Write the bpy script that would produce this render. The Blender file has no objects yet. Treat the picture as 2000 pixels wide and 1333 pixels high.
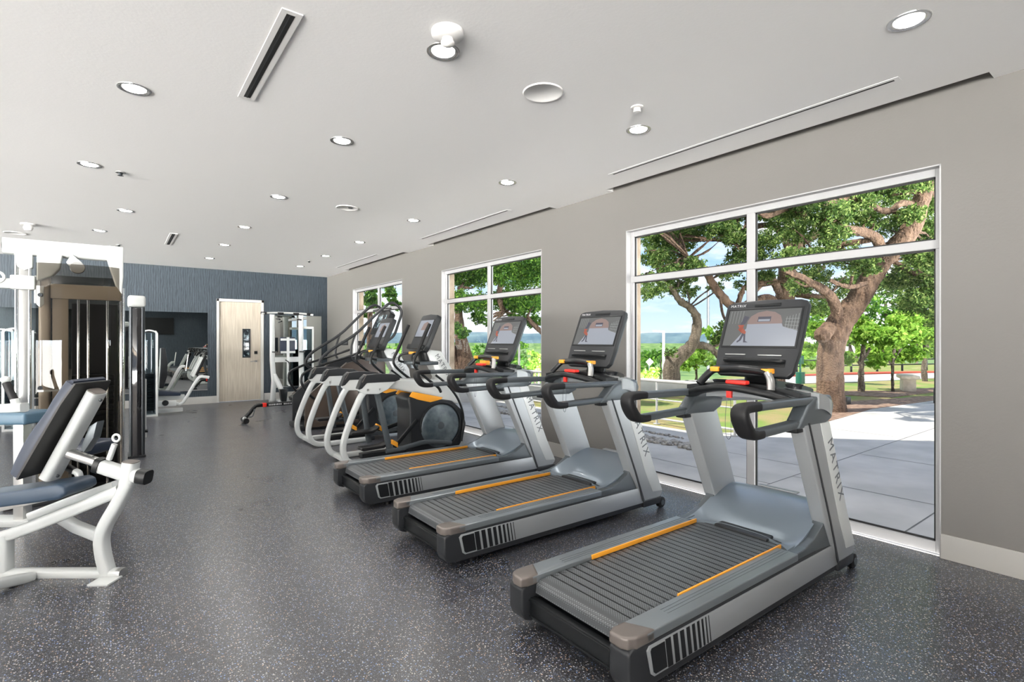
import bpy, bmesh, math, random
import numpy as np
from mathutils import Vector, Matrix, Euler

S = bpy.context.scene
COL = S.collection
random.seed(7)
RS = np.random.RandomState(11)
PI = math.pi

# ------------------------------------------------------------------ camera
FPX, CAMH = 1021.0, 1.43
YAW = math.atan(772 / FPX)
cy, sy = math.cos(YAW), math.sin(YAW)
cam_d = bpy.data.cameras.new('camera'); cam = bpy.data.objects.new('camera', cam_d); COL.objects.link(cam)
cam_d.sensor_width = 36; cam_d.lens = FPX / 2000 * 36
cam_d.shift_y = -1.5 / 2000
cam_d.clip_start = 0.05; cam_d.clip_end = 6000
cam.location = (0, 0, CAMH); cam.rotation_euler = (PI / 2, 0, -YAW)
S.camera = cam

# ------------------------------------------------------------------ view, world, sun
S.view_settings.view_transform = 'Standard'; S.view_settings.look = 'None'
S.view_settings.gamma = 1; S.view_settings.use_curve_mapping = False
S.view_settings.exposure = 0.05
S.cycles.max_bounces = 10; S.cycles.diffuse_bounces = 5; S.cycles.glossy_bounces = 5
S.cycles.transparent_max_bounces = 24; S.cycles.sample_clamp_indirect = 6
S.cycles.use_denoising = True

def nd(nt, t, **k):
    n = nt.nodes.new(t)
    for a, b in k.items():
        if a.startswith('i_'):
            n.inputs[a[2:].replace('_', ' ')].default_value = b
        else: setattr(n, a, b)
    return n

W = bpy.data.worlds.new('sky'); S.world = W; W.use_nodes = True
nt = W.node_tree; nt.nodes.clear()
out = nd(nt, 'ShaderNodeOutputWorld'); bg = nd(nt, 'ShaderNodeBackground')
tc = nd(nt, 'ShaderNodeTexCoord'); sep = nd(nt, 'ShaderNodeSeparateXYZ')
nt.links.new(tc.outputs['Generated'], sep.inputs[0])
ramp = nd(nt, 'ShaderNodeValToRGB')
mr = nd(nt, 'ShaderNodeMapRange'); mr.inputs['From Min'].default_value = -0.3; mr.inputs['From Max'].default_value = 1.0
nt.links.new(sep.outputs[2], mr.inputs['Value']); nt.links.new(mr.outputs[0], ramp.inputs[0])
cr = ramp.color_ramp
cr.elements[0].position = 0.0; cr.elements[0].color = (0.80, 0.78, 0.74, 1)
cr.elements[1].position = 1.0; cr.elements[1].color = (0.13, 0.32, 0.78, 1)
for p, c in ((0.222, (0.80, 0.78, 0.74, 1)), (0.236, (0.66, 0.78, 0.92, 1)), (0.31, (0.40, 0.62, 0.92, 1)), (0.50, (0.22, 0.46, 0.88, 1))):
    e = cr.elements.new(p); e.color = c
mp = nd(nt, 'ShaderNodeMapping'); mp.inputs['Scale'].default_value = (2.2, 2.2, 7.5)
nz = nd(nt, 'ShaderNodeTexNoise'); nz.inputs['Scale'].default_value = 1.6; nz.inputs['Detail'].default_value = 8; nz.inputs['Roughness'].default_value = 0.6
nt.links.new(tc.outputs['Generated'], mp.inputs[0]); nt.links.new(mp.outputs[0], nz.inputs['Vector'])
cl = nd(nt, 'ShaderNodeValToRGB'); cl.color_ramp.elements[0].position = 0.40; cl.color_ramp.elements[1].position = 0.57
nt.links.new(nz.outputs['Fac'], cl.inputs[0])
gt = nd(nt, 'ShaderNodeMath', operation='GREATER_THAN'); gt.inputs[1].default_value = 0.0
nt.links.new(sep.outputs[2], gt.inputs[0])
mu = nd(nt, 'ShaderNodeMath', operation='MULTIPLY'); nt.links.new(cl.outputs[0], mu.inputs[0]); nt.links.new(gt.outputs[0], mu.inputs[1])
mx = nd(nt, 'ShaderNodeMixRGB'); mx.inputs[2].default_value = (0.93, 0.95, 1.0, 1)
nt.links.new(mu.outputs[0], mx.inputs[0]); nt.links.new(ramp.outputs[0], mx.inputs[1])
nt.links.new(mx.outputs[0], bg.inputs[0])
# lower half of the world boosted, strongest behind the camera, to light the ceiling
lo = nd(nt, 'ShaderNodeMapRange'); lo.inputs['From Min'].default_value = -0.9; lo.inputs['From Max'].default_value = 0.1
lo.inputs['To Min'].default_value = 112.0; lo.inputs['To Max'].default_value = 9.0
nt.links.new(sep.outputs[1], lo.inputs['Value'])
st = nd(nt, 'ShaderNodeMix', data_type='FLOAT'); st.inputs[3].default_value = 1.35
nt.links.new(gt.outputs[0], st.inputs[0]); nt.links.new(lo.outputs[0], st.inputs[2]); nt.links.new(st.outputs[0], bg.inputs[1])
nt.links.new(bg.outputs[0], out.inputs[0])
W.cycles.sampling_method = 'MANUAL'; W.cycles.sample_map_resolution = 256

sun_d = bpy.data.lights.new('sun', 'SUN'); sun_d.energy = 8.5; sun_d.angle = math.radians(0.6); sun_d.color = (1.0, 0.93, 0.82)
sun = bpy.data.objects.new('sun', sun_d); COL.objects.link(sun)
sdir = Vector((1.0, -0.55, -1.3))           # travels away from the building, from behind it
sun.rotation_euler = sdir.to_track_quat('-Z', 'Y').to_euler(); sun.location = (-10, 0, 20)

# ------------------------------------------------------------------ materials
def mat(name, col, rough=0.5, metal=0.0, spec=0.5, coat=0.0, bump=None, emis=None, trans=0):
    m = bpy.data.materials.new(name); m.use_nodes = True
    b = m.node_tree.nodes['Principled BSDF']
    b.inputs['Base Color'].default_value = (*col, 1); b.inputs['Roughness'].default_value = rough
    b.inputs['Metallic'].default_value = metal; b.inputs['Specular IOR Level'].default_value = spec
    b.inputs['Coat Weight'].default_value = coat
    if trans: b.inputs['Transmission Weight'].default_value = trans
    if emis: b.inputs['Emission Color'].default_value = (*emis[0], 1); b.inputs['Emission Strength'].default_value = emis[1]
    if bump:
        t = m.node_tree; tcn = nd(t, 'ShaderNodeTexCoord')
        n = nd(t, 'ShaderNodeTexNoise'); n.inputs['Scale'].default_value = bump[0]; n.inputs['Detail'].default_value = 3
        bp = nd(t, 'ShaderNodeBump'); bp.inputs['Strength'].default_value = bump[1]; bp.inputs['Distance'].default_value = bump[2]
        t.links.new(tcn.outputs['Object'], n.inputs['Vector']); t.links.new(n.outputs['Fac'], bp.inputs['Height'])
        t.links.new(bp.outputs[0], b.inputs['Normal'])
    return m

def vary(m, c1, c2, scale=3.0, detail=4, stretch=None, lo=0.35, hi=0.65, coord='Object'):
    """procedural two-tone variation of the base colour"""
    t = m.node_tree; b = t.nodes['Principled BSDF']
    tcn = nd(t, 'ShaderNodeTexCoord'); n = nd(t, 'ShaderNodeTexNoise'); n.inputs['Scale'].default_value = scale; n.inputs['Detail'].default_value = detail
    src = tcn.outputs[coord]
    if stretch:
        mpn = nd(t, 'ShaderNodeMapping'); mpn.inputs['Scale'].default_value = stretch; t.links.new(src, mpn.inputs[0]); src = mpn.outputs[0]
    t.links.new(src, n.inputs['Vector'])
    r = nd(t, 'ShaderNodeValToRGB'); r.color_ramp.elements[0].position = lo; r.color_ramp.elements[1].position = hi
    r.color_ramp.elements[0].color = (*c1, 1); r.color_ramp.elements[1].color = (*c2, 1)
    t.links.new(n.outputs['Fac'], r.inputs[0]); t.links.new(r.outputs[0], b.inputs['Base Color'])
    return m

def leafmat(name, c1, c2, c3):
    m = bpy.data.materials.new(name); m.use_nodes = True; t = m.node_tree
    b = t.nodes['Principled BSDF']; b.inputs['Roughness'].default_value = 0.6; b.inputs['Specular IOR Level'].default_value = 0.25
    g = nd(t, 'ShaderNodeNewGeometry'); r = nd(t, 'ShaderNodeValToRGB')
    r.color_ramp.elements[0].color = (*c1, 1); r.color_ramp.elements[1].color = (*c3, 1)
    e = r.color_ramp.elements.new(0.55); e.color = (*c2, 1)
    t.links.new(g.outputs['Random Per Island'], r.inputs[0]); t.links.new(r.outputs[0], b.inputs['Base Color'])
    tr = nd(t, 'ShaderNodeBsdfTranslucent'); t.links.new(r.outputs[0], tr.inputs[0])
    ms = nd(t, 'ShaderNodeMixShader'); ms.inputs[0].default_value = 0.4
    t.links.new(b.outputs[0], ms.inputs[1]); t.links.new(tr.outputs[0], ms.inputs[2])
    t.links.new(ms.outputs[0], t.nodes['Material Output'].inputs[0])
    return m

def clearmat(name, tint, gloss, rough=0.0, fres=True):
    """thin see-through sheet: transparent film plus mirror-like sheen"""
    m = bpy.data.materials.new(name); m.use_nodes = True; t = m.node_tree; t.nodes.clear()
    o = nd(t, 'ShaderNodeOutputMaterial'); tr = nd(t, 'ShaderNodeBsdfTransparent'); tr.inputs[0].default_value = (*tint, 1)
    gl = nd(t, 'ShaderNodeBsdfGlossy'); gl.inputs['Roughness'].default_value = rough
    ms = nd(t, 'ShaderNodeMixShader')
    if fres:
        f = nd(t, 'ShaderNodeLayerWeight'); f.inputs[0].default_value = 0.5      # facing = 1 - |cos|
        pw = nd(t, 'ShaderNodeMath', operation='POWER'); pw.inputs[1].default_value = 5.0
        a = nd(t, 'ShaderNodeMath', operation='MULTIPLY_ADD'); a.inputs[1].default_value = 0.7; a.inputs[2].default_value = 0.007 + gloss
        t.links.new(f.outputs['Facing'], pw.inputs[0]); t.links.new(pw.outputs[0], a.inputs[0]); t.links.new(a.outputs[0], ms.inputs[0])
    else: ms.inputs[0].default_value = gloss
    t.links.new(tr.outputs[0], ms.inputs[1]); t.links.new(gl.outputs[0], ms.inputs[2]); t.links.new(ms.outputs[0], o.inputs[0])
    return m

M = {}
M['wall'] = mat('grey_wall_paint', (0.165, 0.158, 0.148), 0.7, bump=(70, 0.25, 0.004))
M['ceil'] = mat('ceiling_plaster', (0.91, 0.90, 0.89), 0.85, bump=(55, 0.16, 0.004))
M['trimw'] = mat('white_trim_paint', (0.44, 0.43, 0.405), 0.4)
M['doorframe'] = mat('door_frame_paint', (0.60, 0.59, 0.56), 0.4)
M['winframe'] = mat('window_frame_white', (0.40, 0.40, 0.405), 0.35)
M['glass'] = clearmat('window_glass', (0.97, 0.985, 0.98), 0.0)
M['mirror'] = mat('mirror_silver', (0.86, 0.90, 0.87), 0.01, 1.0)
M['silver'] = mat('treadmill_silver', (0.33, 0.345, 0.355), 0.32, 0.35)
M['steelgrey'] = mat('rail_grey_metal', (0.20, 0.222, 0.238), 0.30, 0.5)
M['bronze'] = mat('end_cap_taupe', (0.150, 0.130, 0.118), 0.30, 0.3)
M['darkgrey'] = mat('dark_grey_plastic', (0.020, 0.0215, 0.024), 0.38, spec=0.35)
M['black'] = mat('black_plastic', (0.008, 0.009, 0.010), 0.35, spec=0.35)
M['rubber'] = mat('black_rubber', (0.009, 0.009, 0.010), 0.5, spec=0.3)
M['gunmetal'] = mat('gunmetal_plastic', (0.085, 0.098, 0.108), 0.30, 0.35)
M['bluegrey'] = mat('motor_hood_blue_grey', (0.21, 0.25, 0.29), 0.28, 0.35, coat=0.15)
M['orange'] = mat('amber_orange', (0.85, 0.36, 0.03), 0.4)
M['white'] = mat('white_powder_coat', (0.54, 0.56, 0.555), 0.30, coat=0.2)
M['letter'] = mat('letter_grey', (0.10, 0.11, 0.12), 0.4)
M['letterw'] = mat('letter_pale', (0.55, 0.56, 0.57), 0.4)
M['chrome'] = mat('chrome', (0.80, 0.81, 0.82), 0.08, 1.0)
M['alum'] = mat('brushed_aluminium', (0.55, 0.55, 0.54), 0.28, 0.9)
M['navy'] = mat('navy_vinyl', (0.010, 0.017, 0.036), 0.38, bump=(300, 0.1, 0.001))
M['blueseat'] = mat('blue_vinyl', (0.022, 0.042, 0.072), 0.42, bump=(300, 0.1, 0.001))
M['blackvinyl'] = mat('black_vinyl_back', (0.018, 0.0175, 0.0175), 0.55)
M['red'] = mat('red_plastic', (0.75, 0.03, 0.02), 0.35)
M['smoke'] = clearmat('smoked_acrylic', (0.40, 0.38, 0.35), 0.006)
M['smokeblue'] = clearmat('smoked_blue_acrylic', (0.42, 0.50, 0.54), 0.0)
M['lens'] = mat('downlight_lens', (0.9, 0.9, 0.9), 0.5, emis=((1.0, 0.97, 0.93), 14.0))
M['trimring'] = mat('downlight_trim', (0.50, 0.50, 0.50), 0.2, 0.75)
M['offwhite'] = mat('ceiling_device_white', (0.78, 0.77, 0.755), 0.6)
M['slot'] = mat('slot_black', (0.02, 0.02, 0.02), 0.6)

# floor: dark rubber with coloured flecks
m = mat('speckled_rubber_floor', (0.03, 0.03, 0.033), 0.36, spec=0.8); t = m.node_tree; b = t.nodes['Principled BSDF']
tcn = nd(t, 'ShaderNodeTexCoord')
def fleck(scale, rad, thr, cols):
    v = nd(t, 'ShaderNodeTexVoronoi'); v.inputs['Scale'].default_value = scale; t.links.new(tcn.outputs['Object'], v.inputs['Vector'])
    l = nd(t, 'ShaderNodeMath', operation='LESS_THAN'); l.inputs[1].default_value = rad; t.links.new(v.outputs['Distance'], l.inputs[0])
    sc = nd(t, 'ShaderNodeSeparateColor'); t.links.new(v.outputs['Color'], sc.inputs[0])
    g_ = nd(t, 'ShaderNodeMath', operation='GREATER_THAN'); g_.inputs[1].default_value = thr; t.links.new(sc.outputs[0], g_.inputs[0])
    mm = nd(t, 'ShaderNodeMath', operation='MULTIPLY'); t.links.new(l.outputs[0], mm.inputs[0]); t.links.new(g_.outputs[0], mm.inputs[1])
    r = nd(t, 'ShaderNodeValToRGB'); r.color_ramp.interpolation = 'CONSTANT'; r.color_ramp.elements[0].color = (*cols[0], 1)
    r.color_ramp.elements[1].position = 1 / len(cols); r.color_ramp.elements[1].color = (*cols[1], 1)
    for i, c in enumerate(cols[2:]): e = r.color_ramp.elements.new((i + 2) / len(cols)); e.color = (*c, 1)
    t.links.new(sc.outputs[1], r.inputs[0])
    return mm.outputs[0], r.outputs[0]
f1, c1 = fleck(95, 0.30, 0.45, [(0.42, 0.42, 0.43), (0.16, 0.26, 0.50), (0.50, 0.46, 0.40), (0.30, 0.34, 0.40), (0.45, 0.30, 0.20)])
f2, c2 = fleck(210, 0.33, 0.35, [(0.20, 0.21, 0.23), (0.10, 0.15, 0.27), (0.26, 0.25, 0.24)])
nz2 = nd(t, 'ShaderNodeTexNoise'); nz2.inputs['Scale'].default_value = 1.3; nz2.inputs['Detail'].default_value = 5; t.links.new(tcn.outputs['Object'], nz2.inputs['Vector'])
rb = nd(t, 'ShaderNodeValToRGB'); rb.color_ramp.elements[0].color = (0.020, 0.0205, 0.024, 1); rb.color_ramp.elements[1].color = (0.033, 0.033, 0.037, 1)
t.links.new(nz2.outputs['Fac'], rb.inputs[0])
m1 = nd(t, 'ShaderNodeMixRGB'); t.links.new(f2, m1.inputs[0]); t.links.new(rb.outputs[0], m1.inputs[1]); t.links.new(c2, m1.inputs[2])
m2 = nd(t, 'ShaderNodeMixRGB'); t.links.new(f1, m2.inputs[0]); t.links.new(m1.outputs[0], m2.inputs[1]); t.links.new(c1, m2.inputs[2])
t.links.new(m2.outputs[0], b.inputs['Base Color'])
rr = nd(t, 'ShaderNodeMapRange'); rr.inputs['To Min'].default_value = 0.24; rr.inputs['To Max'].default_value = 0.34; t.links.new(nz2.outputs['Fac'], rr.inputs['Value'])
t.links.new(rr.outputs[0], b.inputs['Roughness'])
bp = nd(t, 'ShaderNodeBump'); bp.inputs['Strength'].default_value = 0.12; bp.inputs['Distance'].default_value = 0.001
nz3 = nd(t, 'ShaderNodeTexNoise'); nz3.inputs['Scale'].default_value = 160; t.links.new(tcn.outputs['Object'], nz3.inputs['Vector'])
t.links.new(nz3.outputs['Fac'], bp.inputs['Height']); t.links.new(bp.outputs[0], b.inputs['Normal'])
M['floor'] = m

# back wall: blue wallpaper with wavering vertical lines
m = mat('blue_wallpaper', (0.06, 0.10, 0.15), 0.6); t = m.node_tree; b = t.nodes['Principled BSDF']
tcn = nd(t, 'ShaderNodeTexCoord'); mpn = nd(t, 'ShaderNodeMapping'); mpn.inputs['Scale'].default_value = (1, 1, 0.22)
t.links.new(tcn.outputs['Object'], mpn.inputs[0])
wv = nd(t, 'ShaderNodeTexWave', wave_type='BANDS', bands_direction='X'); wv.inputs['Scale'].default_value = 7.5; wv.inputs['Distortion'].default_value = 6.5
wv.inputs['Detail'].default_value = 3; wv.inputs['Detail Scale'].default_value = 2.2
t.links.new(mpn.outputs[0], wv.inputs['Vector'])
r = nd(t, 'ShaderNodeValToRGB'); r.color_ramp.elements[0].color = (0.016, 0.027, 0.038, 1); r.color_ramp.elements[1].color = (0.040, 0.055, 0.070, 1)
t.links.new(wv.outputs['Fac'], r.inputs[0]); t.links.new(r.outputs[0], b.inputs['Base Color'])
M['blue'] = m
M['teal'] = mat('teal_paint', (0.10, 0.17, 0.22), 0.6)

# pale wood door
M['wood'] = vary(mat('pale_wood_laminate', (0.5, 0.45, 0.38), 0.45), (0.47, 0.41, 0.33), (0.60, 0.54, 0.45), 6, 6, (6, 6, 0.35))

# belt: perforated dots + fine rubber
m = mat('running_belt_rubber', (0.05, 0.055, 0.058), 0.42); t = m.node_tree; b = t.nodes['Principled BSDF']
tcn = nd(t, 'ShaderNodeTexCoord')
v = nd(t, 'ShaderNodeTexVoronoi'); v.inputs['Scale'].default_value = 105; v.inputs['Randomness'].default_value = 0.0
mpn = nd(t, 'ShaderNodeMapping'); mpn.inputs['Rotation'].default_value = (0, 0, PI / 4); t.links.new(tcn.outputs['Object'], mpn.inputs[0]); t.links.new(mpn.outputs[0], v.inputs['Vector'])
r = nd(t, 'ShaderNodeValToRGB'); r.color_ramp.elements[0].position = 0.22; r.color_ramp.elements[1].position = 0.34
r.color_ramp.elements[0].color = (0.20, 0.22, 0.23, 1); r.color_ramp.elements[1].color = (0.050, 0.054, 0.058, 1)
t.links.new(v.outputs['Distance'], r.inputs[0]); t.links.new(r.outputs[0], b.inputs['Base Color'])
M['belt'] = m

def scr(name, c, e=0.55):
    return mat(name, tuple(x * 0.2 for x in c), 0.25, emis=(c, e))

# ------------------------------------------------------------------ mesh tools
class MB:
    def __init__(s): s.bm = bmesh.new(); s.mi = 0
    def _add(s, verts, faces, mi=None):
        vs = [s.bm.verts.new(v) for v in verts]; fs = []
        for f in faces:
            try:
                q = s.bm.faces.new([vs[i] for i in f]); q.material_index = s.mi if mi is None else mi; fs.append(q)
            except ValueError: pass
        return vs, fs
    def _bev(s, vs, w, seg=2):
        ed = set(e for v in vs for e in v.link_edges)
        if w > 0: bmesh.ops.bevel(s.bm, geom=list(ed), offset=w, segments=seg, affect='EDGES', clamp_overlap=True, profile=0.6)
    def box(s, x0, x1, y0, y1, z0, z1, bev=0, rot=None, seg=2):
        p = [Vector((x, y, z)) for x in (x0, x1) for y in (y0, y1) for z in (z0, z1)]
        if rot is not None:
            c = Vector(((x0 + x1) / 2, (y0 + y1) / 2, (z0 + z1) / 2)); p = [rot @ (q - c) + c for q in p]
        vs, fs = s._add(p, [(0, 1, 3, 2), (4, 6, 7, 5), (0, 4, 5, 1), (2, 3, 7, 6), (0, 2, 6, 4), (1, 5, 7, 3)])
        s._bev(vs, bev, seg); return s
    def prism(s, pts, a, b, axis='y', bev=0, seg=2):
        def P(p, h): return {'y': (p[0], h, p[1]), 'x': (h, p[0], p[1]), 'z': (p[0], p[1], h)}[axis]
        n = len(pts); v = [P(p, a) for p in pts] + [P(p, b) for p in pts]
        f = [tuple(range(n)), tuple(range(2 * n - 1, n - 1, -1))] + [(i, i + n, (i + 1) % n + n, (i + 1) % n) for i in range(n)]
        vs, fs = s._add(v, f)
        bmesh.ops.recalc_face_normals(s.bm, faces=fs)
        s._bev(vs, bev, seg); return s
    def tube(s, pts, r, seg=12, sm=0, sec=None, cap=True, up=None, closed=False):
        """sweep a round (or sec=(half-width along side, half-height)) section along pts; r number or per-point list"""
        P = [Vector(p) for p in pts]; R = list(r) if hasattr(r, '__len__') else [r] * len(P)
        if sm:
            Q = []; q = []
            n = len(P); rng = n if closed else n - 1
            for i in range(rng):
                if closed: p0, p1, p2, p3 = P[(i - 1) % n], P[i], P[(i + 1) % n], P[(i + 2) % n]
                else: p0, p1, p2, p3 = P[max(i - 1, 0)], P[i], P[i + 1], P[min(i + 2, n - 1)]
                for k in range(sm):
                    u = k / sm
                    Q.append(0.5 * ((2 * p1) + (p2 - p0) * u + (2 * p0 - 5 * p1 + 4 * p2 - p3) * u * u + (3 * p1 - p0 - 3 * p2 + p3) * u ** 3))
                    q.append(R[i] * (1 - u) + R[(i + 1) % n] * u)
            if not closed: Q.append(P[-1]); q.append(R[-1])
            P, R = Q, q
        n = len(P); rings = []
        T0 = (P[1] - P[0]).normalized()
        ref = Vector(up) if up else (Vector((0, 0, 1)) if abs(T0.z) < 0.9 else Vector((1, 0, 0)))
        if not up: N = (ref - T0 * ref.dot(T0)).normalized()
        for i in range(n):
            if closed: T = (P[(i + 1) % n] - P[i - 1]).normalized()
            else: T = (P[min(i + 1, n - 1)] - P[max(i - 1, 0)]).normalized()
            if up: N = ref - T * ref.dot(T); N = N.normalized() if N.length > 1e-4 else ref
            else: N = (N - T * N.dot(T)).normalized()
            Bn = T.cross(N)
            ring = []
            for k in range(seg):
                a = 2 * PI * k / seg; ca, sa = math.cos(a), math.sin(a)
                if sec:   # superellipse
                    e = 0.55; ca = math.copysign(abs(ca) ** e, ca); sa = math.copysign(abs(sa) ** e, sa)
                    ring.append(P[i] + N * ca * sec[1] * R[i] + Bn * sa * sec[0] * R[i])
                else: ring.append(P[i] + (N * ca + Bn * sa) * R[i])
            rings.append(ring)
        v = [p for rg in rings for p in rg]; f = []
        for i in range(n if closed else n - 1):
            j = (i + 1) % n
            for k in range(seg): f.append((i * seg + k, i * seg + (k + 1) % seg, j * seg + (k + 1) % seg, j * seg + k))
        if cap and not closed: f += [tuple(range(seg - 1, -1, -1)), tuple((n - 1) * seg + k for k in range(seg))]
        vs, fs = s._add(v, f); bmesh.ops.recalc_face_normals(s.bm, faces=fs)
        return s
    def cyl(s, p0, p1, r, seg=20, r1=None): return s.tube([p0, p1], [r, r if r1 is None else r1], seg)
    def lathe(s, prof, c=(0, 0, 0), axis='z', seg=28):
        v = []; n = len(prof)
        for k in range(seg):
            a = 2 * PI * k / seg
            for r_, h in prof:
                x, y = r_ * math.cos(a), r_ * math.sin(a)
                v.append({'z': (c[0] + x, c[1] + y, c[2] + h), 'y': (c[0] + x, c[1] + h, c[2] + y), 'x': (c[0] + h, c[1] + x, c[2] + y)}[axis])
        f = [(k * n + i, k * n + i + 1, ((k + 1) % seg) * n + i + 1, ((k + 1) % seg) * n + i) for k in range(seg) for i in range(n - 1)]
        vs, fs = s._add(v, f); bmesh.ops.remove_doubles(s.bm, verts=vs, dist=1e-5)
        bmesh.ops.recalc_face_normals(s.bm, faces=[q for q in fs if q.is_valid]); return s
    def ball(s, c, r, sub=2, sc=(1, 1, 1)):
        q = bmesh.ops.create_icosphere(s.bm, subdivisions=sub, radius=1)
        for v in q['verts']:
            v.co = Vector((c[0] + v.co.x * r * sc[0], c[1] + v.co.y * r * sc[1], c[2] + v.co.z * r * sc[2]))
            for f in v.link_faces: f.material_index = s.mi
        return s
    def grid(s, xs, ys, fn, thick=0):
        nx, ny = len(xs), len(ys)
        v = [fn(x, y) for x in xs for y in ys]; f = [(i * ny + j, (i + 1) * ny + j, (i + 1) * ny + j + 1, i * ny + j + 1) for i in range(nx - 1) for j in range(ny - 1)]
        if thick:
            o = len(v); v += [Vector(p) - Vector((0, 0, thick)) for p in v]
            f += [tuple(reversed([k + o for k in q])) for q in f]
            for i in range(nx - 1):
                f += [(i * ny, i * ny + o, (i + 1) * ny + o, (i + 1) * ny), ((i + 1) * ny + ny - 1, (i + 1) * ny + ny - 1 + o, i * ny + ny - 1 + o, i * ny + ny - 1)]
            for j in range(ny - 1):
                a = (nx - 1) * ny
                f += [(j + 1, j + 1 + o, j + o, j), (a + j, a + j + o, a + j + 1 + o, a + j + 1)]
        vs, fs = s._add(v, f); bmesh.ops.recalc_face_normals(s.bm, faces=fs); return s
    def poly(s, pts, mi=None): s._add(pts, [tuple(range(len(pts)))], mi); return s
    def build(s, name, mats, parent=None, smooth=35, loc=None, rot=None):
        me = bpy.data.meshes.new(name); s.bm.to_mesh(me); s.bm.free()
        for q in (mats if isinstance(mats, (list, tuple)) else [mats]): me.materials.append(q)
        if smooth:
            me.shade_smooth(); me.set_sharp_from_angle(angle=math.radians(smooth))
        o = bpy.data.objects.new(name, me); COL.objects.link(o)
        if parent: o.parent = parent
        if loc: o.location = loc
        if rot: o.rotation_euler = rot
        return o

def tag(o, label=None, cat=None, group=None, kind=None):
    if label: o['label'] = label
    if cat: o['category'] = cat
    if group: o['group'] = group
    if kind: o['kind'] = kind
    return o
def empty(name, loc, label=None, cat=None, group=None, rz=0):
    o = bpy.data.objects.new(name, None); COL.objects.link(o); o.location = loc; o.rotation_euler = (0, 0, rz); o.empty_display_size = 0.1
    return tag(o, label, cat, group)
def copy_tree(o, parent=None):
    c = o.copy(); COL.objects.link(c); c.parent = parent
    for ch in list(o.children): copy_tree(ch, c)
    return c
def struct(mb, name, m_, smooth=0, **k):
    return tag(mb.build(name, m_, smooth=smooth, **k), kind='structure')
def ray(px, py):
    tt = (px - 1000) / FPX; v_ = (665 - py) / FPX
    return Vector((tt * cy + sy, cy - tt * sy, v_))
def at(px, py, D): return Vector((0, 0, CAMH)) + ray(px, py) * D
def onY(px, py, Y): d = ray(px, py); return Vector((0, 0, CAMH)) + d * (Y / d.y)
def onX(px, py, X): d = ray(px, py); return Vector((0, 0, CAMH)) + d * (X / d.x)
def onZ(px, py, Z): d = ray(px, py); return Vector((0, 0, CAMH)) + d * ((Z - CAMH) / d.z)

def text(body, size, name, m_, parent, M4, extrude=0.0015, spacing=1.0, center=True):
    c = bpy.data.curves.new(name, 'FONT'); c.body = body; c.size = size; c.extrude = extrude; c.space_character = spacing
    if center: c.align_x = 'CENTER'; c.align_y = 'CENTER'
    o = bpy.data.objects.new(name, c); COL.objects.link(o)
    dg = bpy.context.evaluated_depsgraph_get(); me = bpy.data.meshes.new_from_object(o.evaluated_get(dg))
    bpy.data.objects.remove(o); me.transform(M4); me.materials.clear(); me.materials.append(m_)
    q = bpy.data.objects.new(name, me); COL.objects.link(q); q.parent = parent
    return q
def frame4(o, x, y):
    """matrix whose local x and y axes point along x and y, origin o"""
    x = Vector(x).normalized(); z = x.cross(Vector(y)).normalized(); y = z.cross(x)
    return Matrix(((x.x, y.x, z.x, o[0]), (x.y, y.y, z.y, o[1]), (x.z, y.z, z.z, o[2]), (0, 0, 0, 1)))

# ------------------------------------------------------------------ room shell
H = 3.05; XW = 4.32; YB = 13.6; XL = -11.0; YF = -7.0
struct(MB().box(XL - .2, XW + .02, YF - .2, YB + .2, -0.12, 0), 'floor', M['floor'])
WIN = [(1.04, 3.70), (5.09, 7.66), (9.17, 11.76)]
WT = 2.59
# ceiling with the three blind pockets beside the window wall
c = MB().box(XL - .2, 4.20, YF - .2, YB + .2, H, H + .25)
pk = [(0.78, 3.88), (4.80, 7.93), (8.88, 12.0)]
prev = YF - .2
for a_, b_ in pk:
    c.box(4.20, XW + .3, prev, a_, H, H + .25); c.box(4.20, XW + .3, a_, b_, H + .17, H + .25); prev = b_
c.box(4.20, XW + .3, prev, YB + .2, H, H + .25)
struct(c, 'ceiling', M['ceil'])
# window wall, 0.10 deep inside reveal
c = MB(); prev = YF - .2
for a_, b_ in WIN:
    c.box(XW, XW + .14, prev, a_, 0, H + .17); c.box(XW, XW + .14, a_, b_, WT, H + .17); prev = b_
c.box(XW, XW + .14, prev, YB + .2, 0, H + .17)
struct(c, 'wall_right', M['wall'])
M['stone'] = vary(mat('tan_limestone', (0.5, 0.42, 0.32), 0.85, bump=(20, 0.5, 0.02)), (0.22, 0.17, 0.12), (0.36, 0.29, 0.22), 5)
c = MB(); prev = YF - 4
for a_, b_ in WIN:
    c.box(XW + .15, XW + .26, prev, a_ - .02, -.1, 3.3); c.box(XW + .15, XW + .26, a_ - .02, b_ + .02, WT + .03, 3.3); prev = b_ + .02
c.box(XW + .15, XW + .26, prev, YB + 6, -.1, 3.3)
c.box(XL - 6, XW + .26, YF - 4, 4.4, 3.3, 4.6)  # unseen upper block added to lengthen the building's shade on the ground
struct(c, 'wall_outside', M['stone'])
struct(MB().prism([(XL - 6, YF - 4), (5.68, YF - 4), (5.68, 4.4), (3.3, 6.8), (XL - 6, 6.8)], 4.6, 4.9, 'z'), 'trim_shade_roof', M['stone'])  # unseen roof outline cut so its shadow edge slants across the pavement
# back wall
struct(MB().box(XL - .2, 1.82, YB, YB + .15, 0, H).box(2.81, XW, YB, YB + .15, 0, H).box(1.82, 2.81, YB, YB + .15, 2.385, H), 'wall_back', M['blue'])
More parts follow.
